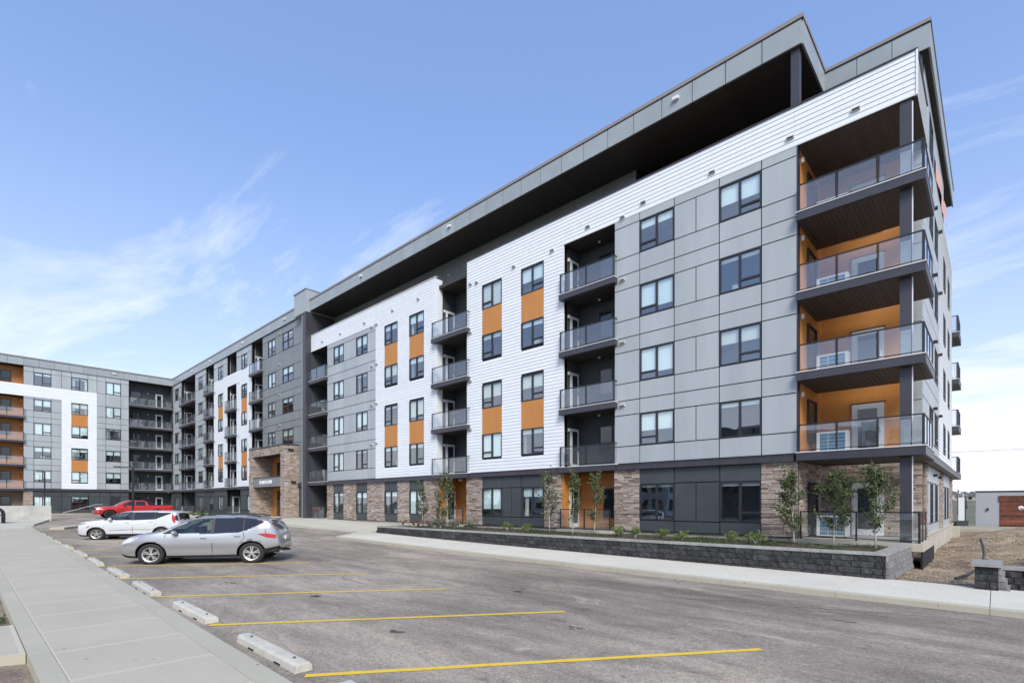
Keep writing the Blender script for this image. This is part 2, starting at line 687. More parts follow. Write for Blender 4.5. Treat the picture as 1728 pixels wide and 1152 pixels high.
def siding(F, s0, s1, z0, z1, holes=(), indiv=True, mb=None, step=.179, m='white_siding', maxlen=99):
    """lap boards between the holes; each board its own object when near, one mesh when far"""
    n = max(1, round((z1 - z0) / step))
    h = (z1 - z0) / n
    for i in range(n):
        a, b = z0 + i * h, z0 + (i + 1) * h
        segs = [(s0, s1)]
        for (hs0, hs1, hz0, hz1) in holes:
            if b > hz0 + .03 and a < hz1 - .03:
                ns = []
                for p, q in segs:
                    if hs0 > p and hs0 < q:
                        ns.append((p, hs0))
                    if hs1 < q and hs1 > p:
                        ns.append((hs1, q))
                    if hs1 <= p or hs0 >= q:
                        ns.append((p, q))
                segs = ns
        for p, q in segs:
            k = max(1, math.ceil((q - p) / maxlen))
            for j in range(k):
                u, v = p + (q - p) * j / k, p + (q - p) * (j + 1) / k
                if indiv:
                    fbox(F, 'siding_board', u, v - (.004 if j < k - 1 else 0), -.012, .03, a + .007, b, m, board_mesh(m))
                else:
                    mb.board(u, v, -.012, .03, a + .007, b)
    zs = sorted({z0, z1} | {min(max(z, z0), z1) for hh in holes for z in hh[2:]})
    for a, b in zip(zs, zs[1:]):
        cur = s0
        for hs0, hs1, hz0, hz1 in sorted(holes):
            if hz0 < (a + b) / 2 < hz1:
                if hs0 > cur:
                    backing(F, cur, hs0, a, b)
                cur = hs1
        if cur < s1:
            backing(F, cur, s1, a, b)


# ------------------------------------------------------------------ windows
_win = {}


def window_meshes(kindk, W, H):
    k = (kindk, round(W, 2), round(H, 2))
    if k in _win:
        return _win[k]
    f = MB()
    t, dep = .055, .10
    f.box(0, W, -.02, dep, 0, t).box(0, W, -.02, dep, H - t, H).box(0, t, -.02, dep, t, H - t).box(W - t, W, -.02, dep, t, H - t)
    panes = []
    mid = W * .5
    hop = H * .24
    tt = .04
    if kindk in 'LR':
        f.box(mid - tt, mid + tt, -.018, dep, t, H - t)
        lo, hi = ((t, mid - tt), (mid + tt, W - t)) if kindk == 'L' else ((mid + tt, W - t), (t, mid - tt))
        f.box(lo[0], lo[1], -.018, dep, hop - tt, hop + tt)
        panes = [(hi[0], hi[1], t, H - t), (lo[0], lo[1], t, hop - tt), (lo[0], lo[1], hop + tt, H - t)]
    elif kindk == 'Q':
        f.box(mid - tt, mid + tt, -.018, dep, t, H - t)
        f.box(t, mid - tt, -.018, dep, H / 2 - tt, H / 2 + tt).box(mid + tt, W - t, -.018, dep, H / 2 - tt, H / 2 + tt)
        panes = [(a, b, c, d) for a, b in ((t, mid - tt), (mid + tt, W - t)) for c, d in ((t, H / 2 - tt), (H / 2 + tt, H - t))]
    else:
        panes = [(t, W - t, t, H - t)]
    _win[k] = (f.mesh('window', 'window_frame'), panes)
    return _win[k]


def window(F, s0, s1, z0, z1, kindk='L', d=0, blind=None, solid=False, pane='window_glass', inner=True):
    me, panes = window_meshes(kindk, s1 - s0, z1 - z0)
    o = link('window', me, bld, F.w(s0, d, z0), F.rot)
    W, H = s1 - s0, z1 - z0
    for (a, b, c, e) in panes:
        cbox(o, 'pane', a, b, .03, .042, c, e, 'dark_glass' if solid else pane)
    if solid:
        return o
    if blind is None:
        blind = random.choice([.12, .18, .25, .4, .5, .55, .8, 1.0, 1.0])
    if blind > 0:
        h = (H - .1) * blind
        cbox(o, 'blind', .05, W - .05, .085, .095, H - .05 - h, H - .05, random.choice(('blind', 'blind', 'blind_warm')))
    if blind < .5 and random.random() < .45:
        for a, b in ((.06, W * random.uniform(.10, .24)), (W * random.uniform(.78, .9), W - .06)):
            cbox(o, 'curtain', a, b, .20, .23, .06, H - .06, random.choice(('blind_warm', 'curtain_grey')))
    if random.random() < .35:
        x = random.uniform(.2, W - .5)
        cbox(o, 'interior_item', x, x + random.uniform(.15, .4), .5, .8, .0, H * random.uniform(.2, .55), random.choice(('seat', 'planks_brown', 'blind_warm')))
    return o


def opaque_window(F, s0, s1, z0, z1, d, kindk='R'):
    return window(F, s0, s1, z0, z1, kindk, d - .06, solid=True)


WZ = lambda k: (3.82 + 2.9 * k, 5.22 + 2.9 * k)           # window heights, floors 2 to 5
W6 = (15.62, 17.2)
GZ = (.45, 2.05)

# ------------------------------------------------------------------ balconies and doors


def rail_run(parent, a, b, z, posts, along='x', off=0., h=1.0, glass_m='rail_glass', top=True):
    """rail between a and b along one local axis of the parent at cross position off"""
    def bx(name, p, q, c0, c1, z0, z1, m):
        if along == 'x':
            return cbox(parent, name, p, q, off + c0, off + c1, z0, z1, m)
        return cbox(parent, name, off + c0, off + c1, p, q, z0, z1, m)
    bx('top_rail', a, b, -.025, .025, z + h - .04, z + h, 'black_metal')
    bx('bottom_rail', a + .02, b - .02, -.012, .012, z + .06, z + .085, 'black_metal')
    for i in range(posts):
        p = a + .03 + (b - a - .06) * i / (posts - 1)
        bx('post', p - .025, p + .025, -.022, .022, z, z + h - .04, 'black_metal')
    for i in range(posts - 1):
        p = a + .03 + (b - a - .06) * i / (posts - 1)
        q = a + .03 + (b - a - .06) * (i + 1) / (posts - 1)
        bx('glass_pane', p + .045, q - .045, -.006, .006, z + .085, z + h - .06, glass_m)


def balcony(F, s0, s1, ztop, proj=.28, deep=1.3, posts=3, thick=.30, sides=True, rail=True, left_open=True):
    L = s1 - s0
    m = MB().box(0, L, 0, proj, 0, thick - .035)
    if deep:
        m.box(.03, L - .03, proj, proj + deep, .05, thick - .035)
    o = m.build('balcony', 'metal_band', bld, F.w(s0, -proj, ztop - thick), F.rot)
    cbox(o, 'slab_edge', -.015, L + .015, -.015, proj + .05, thick - .035, thick, 'flashing')
    if rail:
        rail_run(o, .03, L - .03, thick, posts, 'x', .06)
        if sides and proj > .2:
            for x in (.05, L - .05):
                cbox(o, 'side_rail', x - .025, x + .025, .06, proj + .02, thick + .96, thick + 1.0, 'black_metal')
                cbox(o, 'side_pane', x - .006, x + .006, .09, proj, thick + .085, thick + .94, 'rail_glass')
    return o


def side_door(F, s, d0, d1, z0, z1, face=1, m='door_white'):
    """glazed door in the wall at s that faces along +s"""
    mb = MB().box(0, .05, 0, d1 - d0, 0, z1 - z0)
    o = mb.build('balcony_door', m, bld, F.w(s, d0, z0), F.rot)
    cbox(o, 'pane', .05, .062, .14, d1 - d0 - .14, .22, z1 - z0 - .14, 'dark_glass')
    cbox(o, 'handle', .05, .09, d1 - d0 - .1, d1 - d0 - .06, .9, 1.1, 'black_metal')


def back_door(F, s0, s1, d, z0, z1, m='door_white', paneM='dark_glass'):
    W, H = s1 - s0, z1 - z0
    o = MB().box(0, W, 0, .06, 0, H).build('balcony_door', m, bld, F.w(s0, d - .06, z0), F.rot)
    cbox(o, 'pane', W * .2, W * .8, -.012, 0, H * .12, H * .9, paneM)
    cbox(o, 'door_frame', -.05, W + .05, .02, .06, H, H + .05, 'black_metal')
    cbox(o, 'handle', W * .88, W * .92, -.04, 0, H * .45, H * .55, 'chrome')
    return o


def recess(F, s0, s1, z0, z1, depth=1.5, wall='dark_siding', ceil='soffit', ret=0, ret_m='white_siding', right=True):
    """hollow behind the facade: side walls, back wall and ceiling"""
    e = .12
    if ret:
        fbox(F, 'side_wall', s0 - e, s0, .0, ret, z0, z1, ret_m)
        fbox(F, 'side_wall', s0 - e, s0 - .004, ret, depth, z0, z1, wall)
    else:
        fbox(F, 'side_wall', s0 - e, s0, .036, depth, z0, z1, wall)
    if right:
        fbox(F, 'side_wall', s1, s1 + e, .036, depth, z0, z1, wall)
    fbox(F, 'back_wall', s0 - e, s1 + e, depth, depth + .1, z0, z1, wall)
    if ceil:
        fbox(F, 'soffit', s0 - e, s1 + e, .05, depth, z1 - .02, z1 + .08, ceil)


def vent_hood(F, s, z, m='vent_metal', w=.24, h=.12, out=.11):
    mb = MB().prism([(0, 0), (w, 0), (w, -out), (0, -out)][::-1], 0, h)
    mb.v = [(x, y, z_ if y > -out + .001 or z_ > h - .001 else h * .35) for x, y, z_ in mb.v]
    o = mb.build('vent_hood', m, bld, F.w(s, 0, z), F.rot)
    cbox(o, 'vent_opening', .02, w - .02, -out - .004, -.02, h * .30, h * .55, 'sheathing')


def wall_lamp(F, s, d, z, m='lamp_white', name='wall_light'):
    fbox(F, name, s, s + .09, d - .09, d, z, z + .16, m)


# ------------------------------------------------------------------ stone
def stone_rows(s0, s1, z0, z1, rnd):
    z = z0
    out = []
    while z < z1 - .02:
        h = rnd.choice((.06, .075, .09, .11))
        if z + h > z1 - .04:
            h = z1 - z
        s = s0
        while s < s1 - .01:
            L = rnd.uniform(.16, .52)
            if s + L > s1 - .12:
                L = s1 - s
            out.append((s, s + L, z, z + h, rnd.uniform(.0, .05)))
            s += L
        z += h
    return out


stone_far = Dict()


def stone(F, s0, s1, z0, z1, d=0, thick=.12, indiv=False, seed=1, mb=None):
    rnd = random.Random(seed)
    for a, b, c, e, out in stone_rows(s0, s1, z0, z1, rnd):
        j = .004
        if indiv:
            fbox(F, 'stone', a + j, b - j, d - out, d + thick, c + j, e - j, 'stone')
        else:
            (mb or stone_far[id(F)]).box(a + j, b - j, d - out, d + thick, c + j, e - j)
    backing(F, s0, s1, z0, z1, d + .05, d + .3)


# ================================================================== MAIN FACADE
ROW0 = 3.02
TOPG = 14.34
far_sd = Dict()       # siding too far off to pick the boards apart


def panel_section(F, edges, wins, k0, k1, splits=None, m='gray_panel', top=TOPG, six=False, kinds=None):
    """edges: vertical joints; wins: {column index: window kind}; storeys k0..k1"""
    splits = splits or {}
    for k in range(k0, k1 + 1):
        zb, zt = WZ(k)
        rows = [(ROW0 + 2.9 * k - (.0 if k else 0), zb - .01), (zb - .01, zt + .03)]
        rows.append((zt + .03, ROW0 + 2.9 * (k + 1) if k < 3 else top))
        for i, (a, b) in enumerate(zip(edges, edges[1:])):
            for j, (c, e) in enumerate(rows):
                if j == 1 and i in wins:
                    window(F, a + .005, b - .005, zb - .005, zt + .025, wins[i])
                elif j == 1 and i in splits:
                    panel(F, a, splits[i], c, e, m)
                    panel(F, splits[i], b, c, e, m)
                else:
                    panel(F, a, b, c, e, m)


# --- gray bay at the right
E1 = [-11.38, -10.07, -8.42, -6.49, -4.88, -3.65]
panel_section(FM, E1, {1: 'L', 3: 'R'}, 0, 3, {2: -7.46})
fbox(FM, 'corner_trim', -3.65, -3.61, -.012, .25, ROW0, TOPG, 'window_frame')
# --- white parapet band over it and over the corner balconies
siding(FM, -14.37, -.19, TOPG, 15.76, maxlen=3.6)
fbox(FM, 'drip_edge', -14.37, -.19, -.014, .02, TOPG - .03, TOPG - .002, 'white_trim')
fbox(FM, 'parapet_cap', -21.68, -.15, -.045, .16, 15.76, 15.80, 'metal_band')
fbox(FM, 'corner_trim', -.19, -.14, -.03, .05, TOPG - .03, 15.76, 'white_trim')
# --- balcony stack P
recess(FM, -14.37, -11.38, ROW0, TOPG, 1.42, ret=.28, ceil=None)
for k in range(4):
    zf = 3.03 + 2.9 * k
    fbox(FM, 'soffit', -14.37, -11.38, .0, 1.42, (zf + 2.9 - .29) if k < 3 else TOPG - .02, (zf + 2.9 - .22) if k < 3 else TOPG + .05, 'soffit')
    balcony(FM, -14.47, -11.22, zf, .28, 1.70, 3)
    side_door(FM, -14.37, .55, 1.25, zf, zf + 2.02)
    opaque_window(FM, -13.15, -11.55, zf + .75, zf + 2.1, 1.42, 'R')
    wall_lamp(FM, -14.36, .42, zf + 1.85)
    fbox(FM, 'ceiling_light', -12.9, -12.8, .9, 1.0, zf + 2.53, zf + 2.6, 'lamp_white')
for k in range(4):
    vent_hood(FM, -11.05, 5.65 + 2.9 * k)
# --- white bay C, D
HC, HD = (-17.27, -15.67), (-20.35, -18.74)
holes = []
for k in range(4):
    zb, zt = WZ(k)
    for hh, kd in ((HC, 'R'), (HD, 'L')):
        holes.append((hh[0], hh[1], zb, zt))
        window(FM, hh[0], hh[1], zb, zt, kd)
for za, zb in ((5.22, 6.72), (11.02, 12.52)):
    for hh in (HC, HD):
        holes.append((hh[0], hh[1], za, zb))
        backing(FM, hh[0], hh[1], za, zb)
        fbox(FM, 'accent_panel', hh[0] + .01, hh[1] - .01, -.004, .035, za + .005, zb - .005, 'orange_panel')
siding(FM, -21.68, -14.37, ROW0, 15.76, holes)
fbox(FM, 'corner_trim', -21.72, -21.68, -.02, .2, ROW0, 15.76, 'window_frame')
fbox(FM, 'corner_trim', -14.39, -14.36, -.016, .06, ROW0, TOPG, 'white_trim')
for s in (-1.95, -4.0, -6.9, -10.0, -13.0, -15.2, -17.9, -20.9):
    if s > -14:
        fbox(FM, 'vent_hood', s, s + .26, -.07, 0, 14.62, 14.74, 'vent_metal')
        fbox(FM, 'vent_opening', s + .02, s + .24, -.074, -.01, 14.63, 14.70, 'sheathing')
    else:
        vent_hood(FM, s, 14.2)
for k in range(4):
    vent_hood(FM, -21.45, 5.55 + 2.9 * k)
# --- notch Q
recess(FM, -24.55, -21.72, ROW0, 15.60, 1.6, ret=.45, ceil=None)
for k in range(4):
    zf = 3.03 + 2.9 * k
    balcony(FM, -24.80, -21.40, zf, .30, 1.85, 3)
    side_door(FM, -24.55, .72, 1.45, zf, zf + 2.02)
    wall_lamp(FM, -24.54, .62, zf + 1.85)
    if k < 3:
        fbox(FM, 'soffit', -24.55, -21.72, .0, 1.6, zf + 2.9 - .29, zf + 2.9 - .22, 'soffit')
# --- white bay E, F
HE, HF = (-27.53, -25.91), (-30.53, -28.91)
holes = []
for k in range(4):
    zb, zt = WZ(k)
    for hh, kd in ((HE, 'R'), (HF, 'L')):
        holes.append((hh[0], hh[1], zb, zt))
        window(FM, hh[0], hh[1], zb, zt, kd)
for za, zb in ((5.22, 6.72), (11.02, 12.52)):
    for hh in (HE, HF):
        holes.append((hh[0], hh[1], za, zb))
        backing(FM, hh[0], hh[1], za, zb)
        fbox(FM, 'accent_panel', hh[0] + .01, hh[1] - .01, -.004, .035, za + .005, zb - .005, 'orange_panel')
siding(FM, -31.71, -24.67, ROW0, 15.76, holes, False, far_sd[id(FM)])
siding(FM, -41.9, -31.71, TOPG, 15.76, (), False, far_sd[id(FM)])
fbox(FM, 'parapet_cap', -41.9, -24.64, -.045, .16, 15.76, 15.80, 'flashing')
for s in (-26.6, -29.6, -33.3, -36.9, -39.9):
    vent_hood(FM, s, 14.75)
for k in range(4):
    vent_hood(FM, -31.62, 5.55 + 2.9 * k)
    vent_hood(FM, -32.3, 5.5 + 2.9 * k)
# --- gray bay G, H
panel_section(FM, [-39.01, -37.94, -36.32, -34.42, -32.82, -31.71], {1: 'L', 3: 'R'}, 0, 3, {2: -35.37})
# --- balcony stack R
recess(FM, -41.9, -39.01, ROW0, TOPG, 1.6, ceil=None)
for k in range(4):
    zf = 3.03 + 2.9 * k
    balcony(FM, -41.95, -38.9, zf, .28, 1.8, 3)
    fbox(FM, 'soffit', -41.9, -39.01, .0, 1.6, (zf + 2.9 - .29) if k < 3 else TOPG - .02, (zf + 2.9 - .22) if k < 3 else TOPG + .05, 'soffit')
    opaque_window(FM, -40.9, -39.5, zf + .75, zf + 2.1, 1.6, 'R')
# --- fin and raised parapet
fbox(FM, 'fin_wall', -42.45, -41.92, -.48, 3.2, -.1, 17.8, 'metal_band')
fbox(FM, 'parapet_block', -44.2, -41.90, -.46, 3.2, 17.8, 19.72, 'fascia_panel')
fbox(FM, 'parapet_cap', -44.25, -41.86, -.52, 3.25, 19.72, 19.80, 'fascia_cap')
fbox(FM, 'trim_post', -42.95, -42.45, -.36, .3, -.1, 17.8, 'slate_panel')

# --- gray bay beside the portico, floors 2 to 6
E8 = [-52.40, -51.03, -49.36, -48.55, -47.68, -45.41, -44.2, -42.95]
W8 = {1: 'R', 4: 'Q'}
panel_section(FM, E8, W8, 1, 3, m='slate_panel', top=W6[0] - .02)
for a_, b_ in ((-52.4, -51.6), (-44.9, -42.95)):
    panel(FM, a_, b_, ROW0, 5.92, 'slate_panel')


def sixth(F, edges, wins, m='gray_panel', z0=W6[0] - .02, ztop=17.9):
    for i, (a, b) in enumerate(zip(edges, edges[1:])):
        if i in wins:
            window(F, a + .005, b - .005, W6[0], W6[1], wins[i])
            if z0 < W6[0] - .1:
                panel(F, a, b, z0, W6[0], m)
        else:
            panel(F, a, b, z0, W6[1] + .02, m)
        panel(F, a, b, W6[1] + .02, ztop, m)


sixth(FM, E8, W8, 'slate_panel')
for k in range(5):
    vent_hood(FM, -48.4, 5.7 + 2.9 * k)


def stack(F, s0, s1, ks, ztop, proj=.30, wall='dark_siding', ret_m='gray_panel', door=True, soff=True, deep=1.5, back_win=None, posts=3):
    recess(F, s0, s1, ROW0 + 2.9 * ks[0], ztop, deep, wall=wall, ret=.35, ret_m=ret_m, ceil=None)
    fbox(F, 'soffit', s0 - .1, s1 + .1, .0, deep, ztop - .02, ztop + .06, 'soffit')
    for k in ks:
        zf = 3.03 + 2.9 * k
        balcony(F, s0 - .08, s1 + .12, zf, proj, deep + proj - .02, posts)
        if k > ks[0]:
            fbox(F, 'soffit', s0, s1, .0, deep, zf - .29, zf - .26, 'soffit')
        if door:
            side_door(F, s0, .55, 1.3, zf, zf + 2.02)
        if back_win:
            opaque_window(F, back_win[0], back_win[1], zf + .75, zf + 2.1, deep, 'R')
        wall_lamp(F, s0 + .01, .45, zf + 1.85)


stack(FM, -55.2, -52.40, [0, 1, 2, 3, 4], 17.9)
# --- far white bay
H4, H3 = (-58.1, -56.5), (-65.4, -63.8)
holes = [(-62.4, -59.55, ROW0, 14.41)]
for k in range(4):
    zb, zt = WZ(k)
    for hh, kd in ((H4, 'R'), (H3, 'R')):
        holes.append((hh[0], hh[1], zb, zt))
        window(FM, hh[0], hh[1], zb, zt, kd)
for za, zb in ((5.22, 6.72), (11.02, 12.52)):
    for hh in (H4, H3):
        holes.append((hh[0], hh[1], za, zb))
        backing(FM, hh[0], hh[1], za, zb)
        fbox(FM, 'accent_panel', hh[0] + .01, hh[1] - .01, -.004, .035, za + .005, zb - .005, 'orange_panel')
siding(FM, -66.95, -55.2, ROW0, 15.70, holes, False, far_sd[id(FM)], .21)
stack(FM, -62.4, -59.55, [0, 1, 2, 3], 14.41, ret_m='white_siding')
sixth(FM, [-66.95, -65.4, -63.8, -62.4], {1: 'R'}, z0=15.70)
sixth(FM, [-59.55, -58.1, -56.5, -55.2], {1: 'R'}, z0=15.70)
recess(FM, -62.4, -59.55, 15.70, 17.9, 1.5, ret=.35, ret_m='gray_panel')
stack(FM, -69.84, -66.95, [0, 1, 2, 3, 4], 17.9)
E12 = [-74.1, -72.7, -71.1, -69.84]
panel_section(FM, E12, {1: 'R'}, 0, 3, top=W6[0] - .02)
sixth(FM, E12, {1: 'R'})
stack(FM, -80.1, -74.1, [0, 1, 2, 3, 4], 17.9, back_win=(-77.2, -75.2), posts=5)
E14 = [-84.2, -83.06, -81.37, -80.1]
panel_section(FM, E14, {1: 'R'}, 0, 3, top=W6[0] - .02)
sixth(FM, E14, {1: 'R'})
for s in (-70.1, -80.4, -59.0, -66.5):
    for k in range(5):
        vent_hood(FM, s + .05, 5.6 + 2.9 * k)

# --- belt band between ground floor and second floor
def band(F, s0, s1, step=1.83, out=.16):
    n = max(1, round((s1 - s0) / step))
    for i in range(n):
        a, b = s0 + (s1 - s0) * i / n, s0 + (s1 - s0) * (i + 1) / n
        fbox(F, 'belt_panel', a, b - .012, -out, .06, 2.73, 2.95, 'metal_band')
    fbox(F, 'belt_cap', s0, s1, -out - .015, .06, 2.95, 2.975, 'metal_band')
    walls[id(F)].box(s0, s1, .0, .3, 2.73, ROW0)


band(FM, -11.3, -3.7)
band(FM, -21.4, -14.45)
band(FM, -38.9, -24.8)
band(FM, -84.2, -52.3)
band(FM, -44.2, -42.9)

# --- ground floor
DP = 'dark_panel'


def ground_bay(F, a, b, wa, wb, kd, blind=None):
    """dark column with one window"""
    panel(F, a, b, -.05, GZ[0], DP)
    panel(F, a, b, GZ[1], 2.73, DP)
    if wa - a > .05:
        panel(F, a, wa, GZ[0], GZ[1], DP)
    if b - wb > .05:
        panel(F, wb, b, GZ[0], GZ[1], DP)
    window(F, wa, wb, GZ[0], GZ[1], kd, blind=blind)


stone(FM, -4.88, -3.62, -.05, 2.73, indiv=True, seed=3)
ground_bay(FM, -6.47, -4.88, -6.47, -4.88, 'R', .08)
panel(FM, -8.42, -6.47, -.05, .43, DP)
panel(FM, -8.42, -6.47, 2.07, 2.73, DP)
panel(FM, -8.42, -7.46, .43, 2.07, DP)
panel(FM, -7.46, -6.47, .43, 2.07, DP)
ground_bay(FM, -10.07, -8.42, -10.07, -8.42, 'L', .06)
stone(FM, -11.38, -10.07, -.05, 2.73, indiv=True, seed=4)
stone(FM, -15.62, -14.5, -.05, 2.73, seed=5)
recess(FM, -14.38, -11.38, -.1, 2.73, 1.5, wall='orange_panel')
ground_bay(FM, -17.27, -15.62, -17.2, -15.67, 'R', .3)
panel(FM, -18.74, -17.27, -.05, .43, DP)
panel(FM, -18.74, -17.27, 2.07, 2.73, DP)
panel(FM, -18.74, -18.0, .43, 2.07, DP)
panel(FM, -18.0, -17.27, .43, 2.07, DP)
ground_bay(FM, -20.35, -18.74, -20.35, -18.74, 'L', .75)
stone(FM, -21.72, -20.35, -.05, 2.73, seed=6)
recess(FM, -24.3, -21.72, -.1, 2.73, 1.6, wall='orange_panel')
for s0, s1, sd_ in ((-25.91, -24.42, 7), (-28.91, -27.53, 8), (-32.82, -30.53, 9), (-36.32, -34.42, 10), (-39.01, -37.94, 11)):
    stone(FM, s0, s1, -.05, 2.73, seed=sd_)
for (a, b), kd, bl in ((HE, 'R', 1), (HF, 'L', .2), ((-34.42, -32.82), 'R', .25), ((-37.94, -36.32), 'L', .12)):
    ground_bay(FM, a, b, a, b, kd, bl)
recess(FM, -41.9, -39.01, -.1, 2.73, 1.6)
for (a, b) in ((-14.3, -11.42), (-24.2, -21.76)):
    side_door(FM, a - .08, .5, 1.3, -.05, 2.0)
    opaque_window(FM, b - 1.5, b - .2, .45, 1.95, 1.5, 'R')
    fbox(FM, 'soffit_light', a + 1.1, a + 1.3, .6, .75, 2.6, 2.7, 'lamp_white')
# side stone returns of the piers
mbs = MB()
for z0 in range(0):
    pass
fbox(FM, 'foundation', -39.0, -3.6, .05, .4, -1.1, -.055, 'foundation')
fbox(FM, 'base_flashing', -39.0, -3.6, -.02, .06, -.085, -.05, 'window_frame')
fbox(FM, 'foundation', -84.2, -39.0, .05, .4, -.8, -.055, 'foundation')
# far ground floor
panel(FM, -44.2, -42.95, -.05, 1.3, DP)
panel(FM, -44.2, -42.95, 1.3, 2.73, DP)
cur = -52.3
for (wa, wb) in ((-56.6, -54.6), (-65.4, -63.9), (-68.4, -67.2), (-72.6, -71.2), (-83.0, -81.6)):
    nxt = {-56.6: -58.4, -65.4: -66.4, -68.4: -70.0, -72.6: -74.1, -83.0: -84.2}[wa]
    top_ = {-56.6: -52.3, -65.4: -62.4, -68.4: -66.4, -72.6: -70.0, -83.0: -80.1}[wa]
    ground_bay(FM, nxt, top_, wa, wb, 'R', random.choice([.6, 1.0]))
recess(FM, -62.4, -58.4, -.1, 2.73, 1.5)
recess(FM, -80.1, -74.1, -.1, 2.73, 1.5)
side_door(FM, -62.3, .5, 1.3, -.05, 2.0)
opaque_window(FM, -77.6, -75.3, .3, 2.0, 1.5, 'R')


def porch_rail(F, s0, s1, d, posts, z=-.08, name='porch_rail'):
    o = empty(name, F.w(s0, d, z), F.rot)
    o.parent = bld
    rail_run(o, 0, s1 - s0, 0, posts, 'x', 0., 1.0)
    return o


porch_rail(FM, -14.4, -11.45, -.25, 3)
porch_rail(FM, -24.2, -21.75, -.25, 3)
porch_rail(FM, -41.7, -39.3, -.1, 3)
porch_rail(FM, -62.2, -58.6, -.1, 6)
porch_rail(FM, -80.0, -74.2, -.1, 7)
for s0, s1 in ((-14.5, -11.3), (-24.3, -21.7), (-41.9, -39.0)):
    fbox(FM, 'porch_slab', s0, s1, -.45, 1.5, -.30, -.085, 'foundation')

# --- portico
PX0, PX1, PY = -52.2, -44.25, -1.33
mbp = MB()
rp = random.Random(20)


def stone_wall_y(x0, x1, yf, yb, z0, z1):                 # faces -y
    for a, b, c, e, out in stone_rows(x0, x1, z0, z1, rp):
        mbp.box(a + .004, b - .004, yf - out * .6, yb, c + .004, e - .004)


def stone_wall_x(xf, xb, y0, y1, z0, z1):                 # faces +x
    for a, b, c, e, out in stone_rows(y0, y1, z0, z1, rp):
        mbp.box(xb, xf + out * .6, a + .004, b - .004, c + .004, e - .004)


stone_wall_y(PX0, -51.45, PY, PY + .3, -.05, 6.4)
stone_wall_y(-45.0, PX1, PY, PY + .3, -.05, 6.4)
stone_wall_y(-51.45, -45.0, PY, PY + .3, 5.67, 6.4)
stone_wall_x(PX1, PX1 - .1, PY + .02, .0, -.05, 6.4)
stone_wall_x(-51.45, -51.6, PY + .3, .6, -.05, 5.67)
o = mbp.build('portico_stone', 'stone', bld)
kind(o, 'stuff')
fbox(FM, 'portico_cap', PX0 - .05, PX1 + .06, PY - .06, .0, 6.4, 6.48, 'window_frame')
fbox(FM, 'portico_core', PX0 + .02, -51.6, PY + .25, .6, -.05, 6.38, 'sheathing')
fbox(FM, 'portico_core', -44.9, PX1 - .1, PY + .25, .6, -.05, 6.38, 'sheathing')
fbox(FM, 'portico_core', -51.6, -44.9, PY + .25, .6, 5.70, 6.38, 'soffit')
fbox(FM, 'portico_back', -51.6, -44.9, .6, .75, -.05, 5.7, 'orange_panel')
for i in range(5):
    a = -51.43 + 6.42 * i / 5
    fbox(FM, 'sign_panel', a, a + 6.42 / 5 - .015, PY + .04, PY + .18, 2.75, 3.58, 'slate_panel')
fbox(FM, 'sign_cap', -51.45, -45.0, PY + .02, PY + .22, 3.58, 3.66, 'window_frame')
fbox(FM, 'sign_soffit', -51.45, -45.0, PY + .06, .6, 2.72, 2.78, 'soffit')
fbox(FM, 'sign_deck', -51.45, -45.0, PY + .2, .6, 3.5, 3.56, 'soffit')
opaque_window(FM, -50.2, -48.3, 3.62, 5.2, .6, 'R')
dr = MB().box(0, 2.5, 0, .06, 0, 2.45).build('entrance_door', 'window_frame', bld, (-50.3, .55, -.04))
for i in range(2):
    cbox(dr, 'pane', .12 + 1.2 * i, 1.14 + 1.2 * i, -.012, 0, .1, 1.95, 'dark_glass')
    cbox(dr, 'transom', .12 + 1.2 * i, 1.14 + 1.2 * i, -.012, 0, 2.03, 2.38, 'dark_glass')
    cbox(dr, 'handle', 1.16 + .1 * i, 1.2 + .1 * i, -.06, 0, .8, 1.3, 'chrome')
fd = bpy.data.curves.new('sign_lettering', 'FONT')
fd.body = '80-350Z K.CDV00'
fd.size = .46
fd.extrude = .02
fd.align_x = 'CENTER'
fd.materials.append(MAT['white_trim'])
ft = bpy.data.objects.new('lettering_source', fd)
col.objects.link(ft)
bpy.context.view_layer.update()
fme = bpy.data.meshes.new_from_object(ft.evaluated_get(bpy.context.evaluated_depsgraph_get()))
bpy.data.objects.remove(ft)
link('sign_lettering', fme, bld, (-48.35, PY + .02, 3.02), (R(90), 0, 0), (.78, 1, 1))
wall_lamp(FM, -51.3, -.2, 2.3)
wall_lamp(FM, -47.3, .55, 2.5, 'black_metal')
wall_lamp(FM, -46.6, .55, 1.95, 'black_metal')
wall_lamp(FM, -46.6, .55, 1.1, 'black_metal')
fbox(FM, 'wall_light', PX1 + .02, PX1 + .16, -1.0, -.55, 5.9, 6.05, 'black_metal')
fbox(FM, 'wall_light', PX1 + .02, PX1 + .18, -.75, -.35, 3.05, 3.2, 'black_metal')

# --- fascia and roof
n = 59
for i in range(n):
    a = -84.3 + (84.3 - 3.44) * i / n
    b = -84.3 + (84.3 - 3.44) * (i + 1) / n
    fbox(FM, 'fascia_panel', a, b - .035, -.12, -.05, 17.91, 18.76, 'fascia_panel')
fbox(FM, 'fascia_beam', -84.3, -3.50, -.05, .3, 17.92, 18.80, 'sheathing')
fbox(FM, 'roof_cap', -84.3, -3.40, -.16, .35, 18.80, 18.95, 'fascia_cap')
fbox(FM, 'fascia_shadow_gap', -84.3, -3.43, -.13, -.05, 18.76, 18.80, 'window_frame')
for i in range(3):                                        # end of the canopy, facing the corner
    a = -.05 + 3.25 * i / 3
    fbox(Frame(-3.44), 'fascia_panel', a, a + 3.25 / 3 - .015, -.01, .06, 17.91, 18.76, 'fascia_panel')
fbox(FM, 'roof_cap', -3.5, -3.39, .35, 3.3, 18.80, 18.95, 'fascia_cap')
